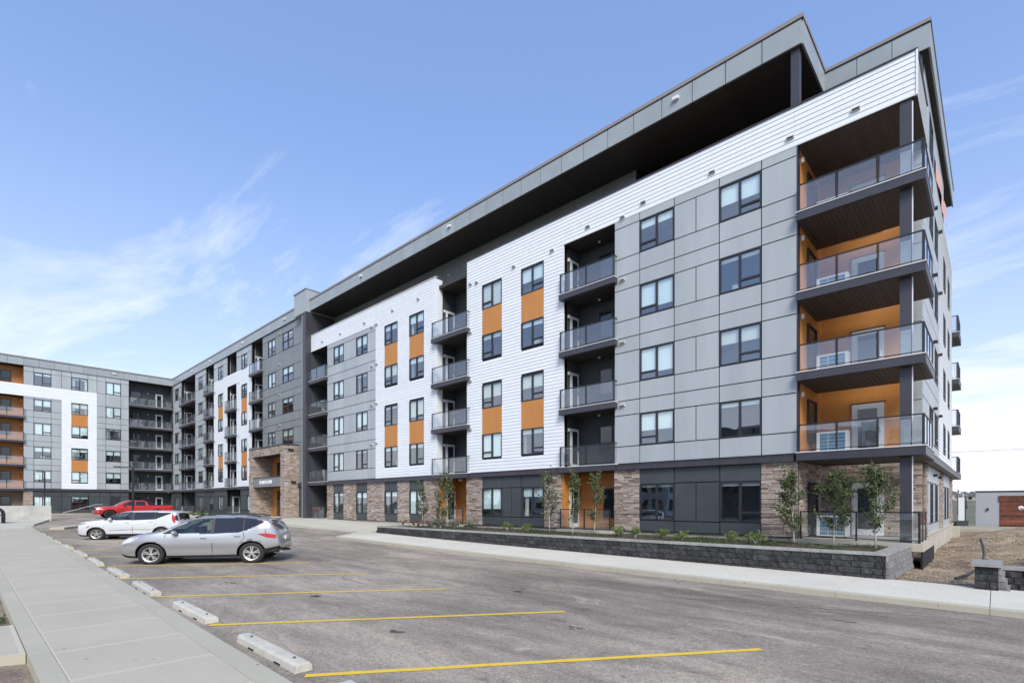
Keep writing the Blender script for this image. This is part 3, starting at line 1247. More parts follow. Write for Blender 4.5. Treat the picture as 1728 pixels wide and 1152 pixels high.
for i in range(3):                                        # set-back roof beyond
    a = -3.44 + 3.38 * i / 3
    fbox(FM, 'fascia_panel', a, a + 3.38 / 3 - .02, 3.18, 3.24, 17.84, 18.72, 'fascia_panel')
fbox(FM, 'roof_cap', -3.5, -.03, 3.13, 3.5, 18.76, 18.89, 'fascia_cap')
fbox(FM, 'fascia_shadow_gap', -3.44, -.07, 3.17, 3.3, 18.72, 18.76, 'window_frame')
FZ = Frame(-.06)
for i in range(9):
    a = 3.2 + 14.0 * i / 9
    fbox(FZ, 'fascia_panel', a, a + 14 / 9 - .02, 0, .06, 17.84, 18.72, 'fascia_panel')
fbox(FZ, 'roof_cap', 3.2, 17.25, -.03, .4, 18.76, 18.89, 'fascia_cap')
fbox(FM, 'roof_slab', -84.2, -3.5, .3, 18, 18.3, 18.6, 'soffit')
fbox(FM, 'roof_slab', -3.5, -.12, 3.26, 17.2, 17.92, 18.6, 'soffit')
for i in range(14):
    a = -42 + (42 - 3.5) * i / 14
    fbox(FM, 'soffit', a, a + (42 - 3.5) / 14 - .01, -.04, 7.0, 17.90, 17.915, 'soffit')
# sixth-floor set-back wall seen over the terrace parapet
for i in range(16):
    a = -41.9 + 30.4 * i / 16
    fbox(FM, 'terrace_panel', a + .01, a + 30.4 / 16 - .01, 2.2, 2.26, 15.2, 17.9, 'slate_panel')
fbox(FM, 'terrace_wall', -41.9, -11.5, 2.25, 6.9, 15.2, 17.9, 'sheathing')
fbox(FM, 'terrace_wall', -11.5, -3.6, 5.6, 6.9, 15.2, 17.9, 'dark_siding')
fbox(FM, 'terrace_wall', -3.6, -.35, 4.6, 6.9, 15.2, 17.9, 'dark_siding')
fbox(FM, 'terrace_deck', -41.9, -.3, .16, 6.9, 15.0, 15.2, 'soffit')
fbox(FM, 'terrace_column', -3.86, -3.58, .02, .30, 15.2, 17.9, 'metal_band')
fbox(FM, 'terrace_column', -.55, -.30, 3.3, 3.55, 15.2, 17.9, 'metal_band')
for s in (-8.4, -23.3, -33.6, -47.0, -57.5, -68.0, -75.0):
    fbox(FM, 'roof_light', s, s + .26, -.24, -.12, 18.35, 18.47, 'lamp_white')
for s in (-14.5, -20, -26, -32, -37):
    fbox(FM, 'terrace_light', s, s + .1, 2.1, 2.2, 16.9, 17.0, 'lamp_white')
# parapet back side
fbox(FM, 'parapet_wall', -41.9, -24.64, .03, .16, 15.2, 15.755, 'dark_siding')
fbox(FM, 'parapet_wall', -21.68, -.2, .031, .158, 15.2, 15.755, 'dark_siding')
fbox(FM, 'parapet_wall', -24.66, -24.6, .16, 2.2, 12.0, 15.755, 'dark_siding')

# ================================================================== CORNER BALCONIES
BX0, BX1, BY1 = -3.62, .08, 2.74
fbox(FM, 'back_wall', BX0, -.62, 3.4, 3.5, ROW0, TOPG, 'orange_panel')
fbox(FM, 'side_wall', BX0 - .1, BX0, .25, 3.5, ROW0, TOPG, 'orange_panel')
fbox(FM, 'side_wall', BX0 - .05, BX0 + .001, .0, .25, ROW0, TOPG, 'gray_panel')
for k in range(4):
    z = 3.03 + 2.9 * k
    panel(FM, -.62, -.3, z, z + .9, back=False)
    for ob in (fbox(FM, 'end_panel', -.61, -.31, 3.30, 3.40, z + .0, z + 2.0, 'gray_panel'),
               fbox(FM, 'end_panel', -.61, -.31, 3.30, 3.40, z + 2.03, z + 2.88, 'gray_panel')):
        pass
for o_ in [x for x in bld.children if x.name.startswith('wall_panel') and abs(x.location.x + .609) < .01]:
    bpy.data.objects.remove(o_)
fbox(FM, 'column', -.62, -.30, .06, .38, -.6, 15.2, 'metal_band')
fbox(FM, 'column_edge', -.298, -.27, .06, .09, -.6, 14.2, 'white_trim')
corner_blind = [.25, .3, .18, .5]
for k in range(4):
    zf = 3.05 + 2.9 * k
    L = BX1 - BX0
    o = MB().box(0, L, 0, BY1 + .25, 0, .28).build('balcony', 'metal_band', bld, (BX0, -.25, zf - .315))
    cbox(o, 'slab_edge', -.02, L + .02, -.02, BY1 + .27, .28, .315, 'flashing')
    nb = 26
    for i in range(nb):                                    # boards of the soffit below
        a = .06 + (L - .12) * i / nb
        cbox(o, 'soffit_board', a, a + (L - .12) / nb - .012, .06, BY1 + .2, -.012, 0, 'soffit')
    rail_run(o, .05, L - .05, .315, 4, 'x', .09)
    rail_run(o, .13, BY1 + .2, .315, 4, 'y', L - .06)
    back_door(FM, -2.52, -1.47, 3.4, zf, zf + 2.05)
    fw = Frame(BX0)
    window(fw, 1.25, 2.5, zf + .5, zf + 2.15, 'O', -.06, solid=True)
    wall_lamp(FM, -3.6, .45, zf + 2.1)
nb = 26
for i in range(nb):
    a = BX0 + .02 + (BX1 - BX0 - .25) * i / nb
    fbox(FM, 'soffit_board', a, a + .13, .06, 3.4, TOPG - .05, TOPG - .036, 'soffit')
fbox(FM, 'soffit_beam', BX0, -.24, .05, 3.4, TOPG - .036, TOPG + .1, 'soffit')
# white band returns along the end of the building
F17 = Frame(-.17)
siding(F17, .06, 3.3, TOPG, 15.76, (), False, far_sd[id(F17)])
fbox(Frame(-.17), 'parapet_wall', .05, 3.3, .03, .2, TOPG - .02, 15.755, 'white_siding')
fbox(Frame(-.17), 'parapet_cap', .0, 3.3, -.04, .2, 15.76, 15.80, 'metal_band')
# ground-floor porch of the corner flat
stone(FM, -3.62, -.3, -.05, 2.73, d=3.4, seed=31)
stone(Frame(-3.62), .1, 3.4, -.05, 2.73, seed=32, mb=stone_far[id(FM)]) if False else None
mbq = MB()
rp = random.Random(33)
mbp = mbq
stone_wall_x(-3.62, -3.75, .12, 3.4, -.05, 2.73)
kind(mbq.build('porch_stone', 'stone', bld), 'stuff')
back_door(FM, -2.52, -1.47, 3.38, -.06, 2.0)
window(Frame(-3.58), 1.25, 2.5, .15, 2.0, 'O', -.06, solid=True)
fbox(FM, 'porch_slab', -3.75, .02, -.32, 3.4, -.34, -.085, 'foundation')
fbox(FM, 'porch_apron', -.05, .0, -.2, 3.9, -.9, -.345, 'sheathing')
o = porch_rail(FM, -3.5, -.05, -.22, 3)
o2 = empty('porch_rail', (-.1, -.2, -.08))
o2.parent = bld
rail_run(o2, .02, 2.2, 0, 3, 'y', 0)

# ================================================================== END WALL (faces +x)
holes_e = []
for k in range(4):
    zb, zt = WZ(k)
    for a, b in ((6.1, 7.6), (8.6, 10.1)):
        window(FE, a, b, zb - .1, zt, 'R', blind=.3)
        holes_e.append((a, b, zb - .1, zt))
es = [3.42, 4.75, 6.1, 7.6, 8.6, 10.1, 11.2]
for k in range(4):
    zb, zt = WZ(k)
    for i, (a, b) in enumerate(zip(es, es[1:])):
        for j, (c, e) in enumerate(((ROW0 + 2.9 * k, zb - .1), (zb - .1, zt), (zt, ROW0 + 2.9 * (k + 1) if k < 3 else 15.7))):
            if j == 1 and i in (2, 4):
                continue
            panel(FE, a, b, c, e)
hw = []
for k in range(4):
    zb, zt = WZ(k)
    for a, b in ((13.7, 15.2), (17.0, 18.5)):
        window(FE, a, b, zb - .1, zt, 'R', blind=.3)
        hw.append((a, b, zb - .1, zt))
siding(FE, 11.2, 20.9, ROW0, 15.7, hw, False, far_sd[id(FE)])
sixth(FE, [4.0, 6.1, 7.7, 10, 14.0], {1: 'R'}, z0=15.7)
band(FE, 3.3, 23.6, out=.33)
for a, b, s_ in ((4.31, 5.3, 41), (11.2, 13.6, 42), (18.6, 20.9, 43)):
    stone(FE, a, b, -.05, 2.73, seed=s_)
for (a, b) in ((5.3, 11.2), (13.6, 18.6)):
    m_ = (a + b) / 2
    panel(FE, a, b, -.05, .35, 'gray_panel')
    panel(FE, a, b, 2.05, 2.73, 'gray_panel')
    w = (b - a) / 5
    for i in range(5):
        if i % 2:
            window(FE, a + w * i, a + w * (i + 1), .35, 2.05, 'R')
        else:
            panel(FE, a + w * i, a + w * (i + 1), .35, 2.05)
fbox(FE, 'foundation', 4.2, 20.9, -.05, .4, -1.6, -.06, 'foundation')
fbox(FE, 'foundation_ledge', 4.2, 21.0, -.10, .4, -.06, -.02, 'foundation')
fbox(FE, 'foundation_step', 20.2, 21.6, -.35, -.05, -1.2, -.25, 'foundation')
fbox(FM, 'foundation', -3.7, -.3, 4.2, 4.5, -1.6, -.1, 'foundation')
for k in range(5):
    for s_ in (7.9, 10.6):
        z = 2.35 + 2.9 * k
        fbox(FE, 'down_light', s_, s_ + .18, -.15, 0, z, z + .11, 'black_metal')
for k in range(4):
    o = MB().box(0, 2.6, 0, 1.2, 0, .3).build('balcony', 'metal_band', bld, FE.w(21.0, -.34, 2.75 + 2.9 * k), FE.rot)
    cbox(o, 'slab_edge', -.02, 2.62, -.02, 1.2, .3, .33, 'flashing')
    rail_run(o, .05, 2.55, .33, 5, 'x', .06)
    rail_run(o, .08, 1.2, .33, 3, 'y', .05)
fbox(FE, 'far_wall', 20.9, 24, .9, 1.2, -1, 15.7, 'gray_panel')
# loose pink building wrap on the end wall, near the roof
pw = MB()
for i in range(12):
    y0, y1 = 8.3 + .55 * i, 8.3 + .55 * (i + 1)
    f = lambda y: .06 + .05 * math.sin(y * 1.9)
    pw.poly([(-.3 + f(y0), y0, 15.85), (-.3 + f(y1), y1, 15.75), (-.3 + f(y1), y1, 16.5), (-.3 + f(y0), y0, 16.6)])
pw.build('building_wrap', 'pink_wrap', bld)

# ================================================================== LEFT WING (faces +x)
EK = [-8.57, -7.65, -6.04, -5.16]
panel_section(FL, EK, {1: 'R'}, 0, 3, top=W6[0] - .02)
sixth(FL, EK, {1: 'R'})
EI = [-15.58, -14.66, -13.06, -12.09]
panel_section(FL, EI, {1: 'R'}, 0, 3, top=14.2)
HJ = (-11.14, -9.49)
holes = []
for k in range(4):
    zb, zt = WZ(k)
    holes.append((HJ[0], HJ[1], zb, zt))
    window(FL, HJ[0], HJ[1], zb, zt, 'L')
for za, zb in ((5.22, 6.72), (11.02, 12.52)):
    holes.append((HJ[0], HJ[1], za, zb))
    backing(FL, HJ[0], HJ[1], za, zb)
    fbox(FL, 'accent_panel', HJ[0] + .01, HJ[1] - .01, -.004, .035, za + .005, zb - .005, 'orange_panel')
siding(FL, -12.09, -8.57, ROW0, 15.6, holes, False, far_sd[id(FL)])
siding(FL, -24, -12.09, 14.2, 15.6, (), False, far_sd[id(FL)])
sixth(FL, [-15.58, -14.66, -13.06, -12.1, -11.14, -9.49, -8.57], {1: 'R', 4: 'L'})
# dark balcony stack in the inner corner
recess(FL, -5.16, -.12, ROW0, 17.9, 1.5, ceil='soffit', right=False)
recess(FL, -5.16, -.12, -.1, 2.73, 1.5, ceil=None, right=False)
for k in range(5):
    zf = 3.03 + 2.9 * k
    balcony(FL, -5.2, -.14, zf, .28, 1.75, 6, sides=False)
    back_door(FL, -1.80, -.92, 1.5, zf, zf + 2.1)
    opaque_window(FL, -4.7, -3.5, zf + .7, zf + 2.1, 1.5, 'O')
    wall_lamp(FL, -2.75, 1.48, zf + 1.9)
back_door(FL, -1.80, -.92, 1.5, -.05, 2.05)
opaque_window(FL, -4.7, -3.5, .6, 2.1, 1.5, 'O')
wall_lamp(FL, -2.75, 1.48, 1.9)
fbox(FL, 'side_wall', -.12, .3, .0, 1.6, -.1, 17.9, 'dark_siding')
# orange balcony stack
recess(FL, -23, -15.58, ROW0, 14.2, 1.5, wall='orange_panel', ceil='soffit')
recess(FL, -23, -15.58, 15.6, 17.9, 1.5, wall='orange_panel', ceil='soffit')
recess(FL, -23, -15.58, -.1, 2.73, 1.5, wall='stone', ceil='soffit')
for k in range(4):
    zf = 3.03 + 2.9 * k
    balcony(FL, -23, -15.5, zf, .28, 1.75, 6, sides=False)
    opaque_window(FL, -18.3, -16.6, zf + .7, zf + 2.1, 1.5, 'R')
    wall_lamp(FL, -15.75, 1.0, zf + 1.9)
opaque_window(FL, -18.3, -16.6, 16.0, 17.3, 1.5, 'R')
window(FL, -18.3, -16.6, .45, 2.05, 'R', 1.44, solid=True)
band(FL, -24, -.1)
# ground floor of the wing
stone(FL, -15.58, -14.75, -.05, 2.73, seed=51)
ground_bay(FL, -14.75, -12.09, -14.66, -13.06, 'R', 1.0)
ground_bay(FL, -12.09, -9.4, -11.14, -9.45, 'L', .15)
for a, b in ((-9.4, -8.3), (-8.3, -7.2), (-6.1, -5.16)):
    panel(FL, a, b, 2.1, 2.73, DP)
    panel(FL, a, b, .45, 2.1, DP)
    panel(FL, a, b, -.05, .45, DP)
panel(FL, -7.2, -6.1, 2.1, 2.73, DP)
sdoor = MB().box(0, 1.1, 0, .06, 0, 2.15).build('service_door', 'window_frame', bld, FL.w(-7.2, .06, -.05), FL.rot)
cbox(sdoor, 'handle', .95, 1.0, -.05, 0, .95, 1.05, 'chrome')
fbox(FL, 'foundation', -24, -5.1, -.25, .4, -1, -.06, 'foundation')
# fascia
nf = 17
for i in range(nf):
    a = -24 + 23.95 * i / nf
    fbox(FL, 'fascia_panel', a, a + 23.95 / nf - .02, -.12, -.05, 17.88, 18.72, 'fascia_panel')
fbox(FL, 'fascia_beam', -24, -.0, -.05, .3, 17.9, 18.76, 'sheathing')
fbox(FL, 'roof_cap', -24, .0, -.16, .35, 18.78, 18.93, 'fascia_cap')
fbox(FL, 'roof_light', -7.0, -6.6, -.24, -.12, 18.35, 18.47, 'lamp_white')
fbox(FL, 'roof_slab', -24, 0, .3, 14, 18.3, 18.6, 'soffit')

# --- cores, rooms and floor plates behind the facades
core = MB()


def core_seg(F, s0, s1, z0, z1, d, d2=16):
    if F.X is None:
        core.box(s0, s1, d, d2, z0, z1)
    else:
        core.box(F.X - d2, F.X - d, s0, s1, z0, z1)


# solid body behind the rooms
for s0, s1, z0, z1 in ((-84, -42, -.2, 17.85), (-42, -11.6, -.2, 15.15), (-11.6, -3.8, -.2, 15.15)):
    core_seg(FM, s0, s1, z0, z1, 1.9)
core_seg(FM, -3.8, -2.2, -.2, 15.1, 5.2)
core_seg(FM, -2.2, -1.4, -.2, 15.1, 5.2, 20.8)
core_seg(FL, -24, -.2, -.2, 17.85, 1.9, 12)
core.build('room_walls', 'room', bld)
plates = MB()
for k in range(6):
    z = 2.78 + 2.9 * k
    if k == 0:
        z = 2.78
    for s0, s1 in ((-11.3, -3.8), (-21.6, -14.6), (-38.9, -24.8)):
        if k < 5:
            plates.box(s0, s1, .3, 1.9, z, z + .2)
    for s0, s1 in ((-52.3, -43), (-59.4, -55.4), (-66.8, -62.6), (-74, -70), (-84.2, -80.3)):
        plates.box(s0, s1, .3, 1.9, z, z + .2)
    for s0, s1 in ((-15.5, -5.3),):
        plates.box(FL.X - 1.9, FL.X - .3, s0, s1, z, z + .2)
    if k < 5:
        plates.box(-1.4, -.62, 3.6, 20.8, z, z + .2)
plates.build('floor_plates', 'room', bld)
for (F, m_), b_ in far_panels.items():
    kind(b_.build('panel_cladding', m_, bld, F.w(0, 0, 0), F.rot), 'stuff')
for F in FRAMES:
    if id(F) in walls:
        walls[id(F)].build('wall', 'sheathing', bld, F.w(0, 0, 0), F.rot)
    if id(F) in far_sd:
        kind(far_sd[id(F)].build('siding', 'white_siding', bld, F.w(0, 0, 0), F.rot), 'stuff')
    if id(F) in stone_far:
        kind(stone_far[id(F)].build('stone_cladding', 'stone', bld, F.w(0, 0, 0), F.rot), 'stuff')

# ================================================================== GROUND
def sm(t):
    t = min(1, max(0, t))
    return t * t * (3 - 2 * t)


def lot(x, y):
    """height of the parking lot"""
    xx = max(-95, min(25, x))
    return -.92 - .0088 * xx + .015 * max(0, min(10, y + 15)) * sm((-xx - 12) / 20)


def sheet(name, m, x0, x1, y0, y1, nx, ny, f, k='structure'):
    v, fc = [], []
    for j in range(ny + 1):
        for i in range(nx + 1):
            x, y = x0 + (x1 - x0) * i / nx, y0 + (y1 - y0) * j / ny
            v.append((x, y, f(x, y)))
    for j in range(ny):
        for i in range(nx):
            a = j * (nx + 1) + i
            fc.append((a, a + 1, a + nx + 2, a + nx + 1))
    mb = MB()
    mb.v, mb.f = v, fc
    o = mb.build(name, m, None, smooth=True)
    kind(o, k)
    return o


def far_ground(x, y):
    z = lot(x, y) - .35
    r = math.hypot(x - 60, y - 90)
    if y > 60:                                            # fields rise to a low ridge far behind
        t = sm((y - 70) / 330)
        z += 4.6 * t + .8 * math.sin(x * .011) * t
    return z


def graded(v):
    # denser near, sparser far
    return math.copysign((abs(v) ** 2.2), v)


vs, fs = [], []
N = 48
for j in range(N + 1):
    for i in range(N + 1):
        x = graded(-1 + 2 * i / N) * 2600 - 5
        y = graded(-1 + 2 * j / N) * 2600
        vs.append((x, y, far_ground(x, y)))
for j in range(N):
    for i in range(N):
        a = j * (N + 1) + i
        fs.append((a, a + 1, a + N + 2, a + N + 1))
mb = MB()
mb.v, mb.f = vs, fs
kind(mb.build('ground', 'field', smooth=True), 'structure')

asphalt = sheet('asphalt_lot', 'asphalt', -92, 45, -19.3, -4.4, 160, 28, lot)
# painted stall lines
for i in range(-1, 12):
    x, y = -4.38 - 3.56 * i, -18.18 + .03 * i
    L = 6.2
    a = R(54.6)
    dx, dy = math.cos(a), math.sin(a)
    px, py = -dy * .058, dx * .058
    n = 24
    v, f = [], []
    rj = random.Random(i + 40)
    for k in range(n + 1):
        t = L * k / n
        w1, w2 = rj.uniform(.85, 1.1), rj.uniform(.85, 1.1)
        for sg, w in ((1, w1), (-1, w2)):
            qx, qy = x + dx * t + px * sg * w, y + dy * t + py * sg * w
            v.append((qx, qy, lot(qx, qy) + .006))
    for k in range(n):
        f.append((2 * k, 2 * k + 1, 2 * k + 3, 2 * k + 2))
    mb = MB()
    mb.v, mb.f = v, [q[::-1] for q in f]
    mb.build('stall_line', 'yellow_paint', asphalt)

# oil and tar stains, sealed cracks
mat('oil_stain', (.105, .092, .077), .75, var=.35, vscale=14)
rs = random.Random(61)
for (cx, cy, r) in ((-1.6, -16.6, .34), (-1.3, -17.3, .16), (-5.2, -16.2, .22), (-9.3, -15.6, .26), (-12.4, -16.4, .2), (-3.4, -14.0, .14), (-6.6, -12.2, .30), (-21.5, -15.2, .3), (-25.0, -15.4, .26),
                    (.9, -14.6, .18), (-.2, -10.2, .16), (2.2, -12.4, .2), (-14.5, -11.0, .2), (-4.0, -9.4, .12)):
    for q in range(4):
        a0 = rs.uniform(0, 6.28)
        ox, oy = cx + math.cos(a0) * r * rs.uniform(0, 1.6), cy + math.sin(a0) * r * rs.uniform(0, 1.6)
        rr = r * rs.uniform(.10, .36)
        pts = []
        for k in range(11):
            a = 2 * math.pi * k / 11
            u = rr * rs.uniform(.6, 1.2)
            x, y = ox + math.cos(a) * u * 1.5, oy + math.sin(a) * u
            pts.append((x, y, lot(x, y) + .004))
        MB().poly(pts).build('oil_stain', 'oil_stain', asphalt)
for (x0, y0, x1, y1) in ((1.5, -8.4, -3.5, -10.2), (-3.5, -10.2, -9, -9.6), (-12, -8.6, -15.5, -11.5)):
    v, f = [], []
    n = 40
    wob = rs.uniform(0, 50)
    for k in range(n + 1):
        t = k / n
        x, y = x0 + (x1 - x0) * t, y0 + (y1 - y0) * t
        o_ = .22 * mnoise.noise(Vector((t * 5 + wob, 0, 0))) + .06 * mnoise.noise(Vector((t * 24 + wob, 3, 0)))
        L_ = math.hypot(x1 - x0, y1 - y0)
        nx_, ny_ = -(y1 - y0) / L_, (x1 - x0) / L_
        w_ = .006 + .006 * rs.random()
        for sg in (1, -1):
            qx, qy = x + nx_ * (o_ + sg * w_), y + ny_ * (o_ + sg * w_)
            v.append((qx, qy, lot(qx, qy) + .0045))
    for k in range(n):
        f.append((2 * k + 1, 2 * k + 3, 2 * k + 2, 2 * k))
    mb = MB()
    mb.v, mb.f = v, f
    mb.build('crack', 'oil_stain', asphalt)

# --- walk beside the stalls
def walk_edge(x):
    return -18.53 - (x + 4) * .022                        # kerb edge of the walk


def wtop(x, y):
    return lot(x, -18) + .13


walk = MB().prism([(-56, -22.8), (-43, -22.8), (-43, -17.7), (-56, -17.4)], lambda x, y: lot(x, y) - .3, lambda x, y: wtop(x, y) - .002).build('sidewalk', 'plaza_concrete')
kind(walk, 'structure')
x = 6.0
i = 0
while x > -43:
    L = 1.46
    a, b = x - L, x
    ye = lambda q: walk_edge(q) - .30
    MB().prism([(a + .006, -20.2), (b - .006, -20.2), (b - .006, ye(b)), (a + .006, ye(a))], lambda x, y: lot(x, y) - .3, wtop).build('paving_slab', 'walk_concrete', walk)
    MB().prism([(a + .004, -20.42), (b - .004, -20.42), (b - .004, -20.206), (a + .004, -20.206)], lambda x, y: lot(x, y) - .45, lambda x, y: wtop(x, y) + .002).build('edge_strip', 'curb_concrete', walk)
    x -= L
x = 6.0
while x > -46:
    L = 2.92
    a, b = x - L, x
    MB().prism([(a + .004, walk_edge(a) - .295), (b - .004, walk_edge(b) - .295), (b - .004, walk_edge(b)), (a + .004, walk_edge(a))],
               lambda x, y: lot(x, y) - .3, lambda x, y: wtop(x, y) + .003 - .012 * max(0, (y - walk_edge(x) + .12)) / .12).build('kerb_stone', 'curb_concrete', walk)
    x -= L
# cross walk pad and dirt on the camera's side
kind(sheet('dirt_strip', 'dirt', -43, 12, -30, -20.38, 130, 30,
           lambda x, y: wtop(x, y) - .13 + .05 * mnoise.noise(Vector((x * 1.3, y * 1.3, 0))) + .03 * mnoise.noise(Vector((x * 4, y * 4, 3)))), 'structure')
kind(MB().prism([(-9.6, -24), (-7.45, -24), (-7.45, -20.43), (-9.6, -20.43)], lambda x, y: lot(x, y) - .3, lambda x, y: wtop(x, y) - .01).build('cross_walk', 'walk_concrete'), 'structure')

# --- walk along the building
KY = -7.6


def ftop(x, y):
    z = lot(x, -7.6) + .13
    if x < -24:
        t = sm((-x - 26) / 14) * sm((y + 6.5) / 5)
        z = z * (1 - t) + (-.09) * t
        z = max(z, lot(x, y) + .11)
    return z


fw_ = kind(MB().prism([(-24.4, -4.6), (-24.4, -1.0), (-25.0, .04), (-25, -4.9)][::-1], lambda x, y: ftop(x, y) - .5, lambda x, y: ftop(x, y) - .01).build('front_walk', 'plaza_concrete'), 'structure')
x = 22.0
while x > -23.2:
    L = 2.55
    a, b = x - L, x
    a = max(a, -23.4)
    MB().prism([(a + .006, KY + .16), (b - .006, KY + .16), (b - .006, -4.42), (a + .006, -4.42)], lambda x, y: lot(x, y) - .3, ftop).build('paving_slab', 'front_concrete', fw_)
    MB().prism([(a + .004, KY), (b - .004, KY), (b - .004, KY + .165), (a + .004, KY + .165)], lambda x, y: lot(x, y) - .3,
               lambda x, y: ftop(x, y) - (.018 if y < KY + .05 else -.003)).build('kerb_stone', 'curb_concrete', fw_)
    x -= L
# corner wedge and the wide forecourt towards the entrance
MB().prism([(-25.6, -4.9), (-23.4, KY + .0), (-23.4, -4.42), (-25.2, -4.42)], lambda x, y: lot(x, y) - .3, ftop).build('paving_slab', 'plaza_concrete', fw_)
v, f = [], []
nx, ny = 60, 12
for j in range(ny + 1):
    for i in range(nx + 1):
        xx = -25.2 - (84.2 - 25.2) * i / nx
        yy = -4.9 + (4.95) * j / ny
        v.append((xx, yy, ftop(xx, yy)))
for j in range(ny):
    for i in range(nx):
        a = j * (nx + 1) + i
        f.append((a + 1, a, a + nx + 1, a + nx + 2))
for i in range(nx):
    b = len(v)
    xa, xb = v[i][0], v[i + 1][0]
    v += [v[i], v[i + 1], (xb, -4.9, v[i + 1][2] - .4), (xa, -4.9, v[i][2] - .4)]
    f.append((b, b + 1, b + 2, b + 3))
mb = MB()
mb.v, mb.f = v, f
mb.build('forecourt', 'plaza_concrete', fw_)
# lawn strip by the far ground floor
kind(sheet('lawn', 'turf', -73, -53, -2.9, .03, 60, 12, lambda x, y: ftop(x, y) + .03 + .02 * mnoise.noise(Vector((x * 2, y * 2, 0)))), 'structure')

# --- planting bed behind the retaining wall
PT = -.19


def bed(x, y):
    return PT + .05 * mnoise.noise(Vector((x * .9, y * .9, 1))) + .03 * mnoise.noise(Vector((x * 4, y * 4, 5))) - .03


kind(sheet('planting_bed', 'soil', -24.3, -.4, -4.3, .06, 160, 34, bed), 'structure')

# --- gravel yard at the end of the building
def yard(x, y):
    z = -.92 + .04 * mnoise.noise(Vector((x * .8, y * .8, 2)))
    z += .60 * sm((y - 1.0) / 11) * sm((x + .4) / 3.2) * (1 - sm((y - 22) / 6)) * (1 - .5 * sm((x - 9) / 3))
    z += .12 * mnoise.noise(Vector((x * .45, y * .45, 9))) * sm((y + 3) / 3)
    z += .10 * mnoise.noise(Vector((x * 1.7, y * 1.7, 4))) + .05 * mnoise.noise(Vector((x * 5, y * 5, 4)))
    return z


kind(sheet('gravel_yard', 'gravel', -1.2, 16, -4.44, 30, 150, 260, yard), 'structure')
peb = MB()
rg = random.Random(5)
for _ in range(5200):
    x = rg.uniform(-.3, 7.5)
    y = -4.4 + 20 * rg.random() ** 1.7
    r = rg.uniform(.012, .04) * (1 + .03 * y)
    z = yard(x, y) + r * .3
    pts = [Vector((rg.uniform(.7, 1.2) * a, rg.uniform(.7, 1.2) * b, rg.uniform(.5, .8) * c)) * r for a, b, c in
           ((1, 0, 0), (-1, 0, 0), (0, 1, 0), (0, -1, 0), (0, 0, 1))]
    b = len(peb.v)
    peb.v += [tuple(p + Vector((x, y, z))) for p in pts]
    peb.f += [(b, b + 2, b + 4), (b + 2, b + 1, b + 4), (b + 1, b + 3, b + 4), (b + 3, b, b + 4)]
mat('pebbles', (.30, .26, .21), .9, rnd=.55)
o = peb.build('loose_stones', 'pebbles')
tag(kind(o, 'stuff'), 'loose gravel stones strewn over the bare yard', 'gravel')

# --- service road behind, beyond the yard
kind(MB().prism([(-6, 30), (60, 30), (60, 31.2), (-6, 31.2)], -1.2, -.66).build('far_walk', 'curb_concrete'), 'structure')
kind(MB().prism([(-60, 31.2), (120, 31.2), (120, 34.6), (-60, 34.6)], -1.4, -.74).build('far_road', 'far_road'), 'structure')
kind(MB().prism([(-6, 34.6), (60, 34.6), (60, 35.0), (-6, 35.0)], -1.2, -.64).build('far_kerb', 'curb_concrete'), 'structure')

# ================================================================== WHEEL STOPS
def wheel_stop_mesh():
    bm = bmesh.new()
    L, w, h = 2.02, .22, .112
    prof = [(-w / 2, .0), (-w / 2 + .012, h * .72), (-w / 2 + .04, h), (w / 2 - .04, h), (w / 2 - .012, h * .72), (w / 2, .0)]
    a = [bm.verts.new((-L / 2, p[0], p[1])) for p in prof]
    b = [bm.verts.new((L / 2, p[0], p[1])) for p in prof]
    bm.faces.new(a[::-1])
    bm.faces.new(b)
    for i in range(len(prof)):
        j = (i + 1) % len(prof)
        bm.faces.new((a[i], a[j], b[j], b[i]))
    bmesh.ops.recalc_face_normals(bm, faces=bm.faces)
    bmesh.ops.bevel(bm, geom=[e for e in bm.edges if e.calc_length() < 1.9], offset=.006, segments=1, affect='EDGES')
    me = bpy.data.meshes.new('wheel_stop')
    bm.to_mesh(me)
    bm.free()
    me.materials.append(MAT['stop_concrete'])
    return me


wsm = wheel_stop_mesh()
pin = MB().tube([(0, 0, 0), (0, 0, .012)], .018, 8).mesh('pin_cap', 'wire')
notch = MB().box(-.10, .10, -.1112, .1112, -.002, .022).mesh('drain_notch', 'sheathing')
for i in range(-1, 12):
    xc = -5.52 - 3.52 * i if i >= 0 else -2.58
    yc = -18.13 + .035 * max(0, i) + random.uniform(-.03, .03)
    o = link('wheel_stop', wsm, None, (xc, yc, lot(xc, yc) + .001), (0, math.atan(.0088), R(random.uniform(-1.6, .6))))
    tag(o, {3: 'precast concrete wheel stop just before the nose of the silver SUV', 4: 'precast concrete wheel stop in the first empty stall beyond the silver SUV', 6: 'precast concrete wheel stop next to the stall of the white hatchback'}.get(i, 'precast concrete wheel stop at the head of an angled parking stall'), 'wheel stop', 'wheel stops along the walk')
    for sx in (-.72, .72):
        link('pin_cap', pin, o, (sx, 0, .118))
        link('drain_notch', notch, o, (sx * .62, 0, 0))

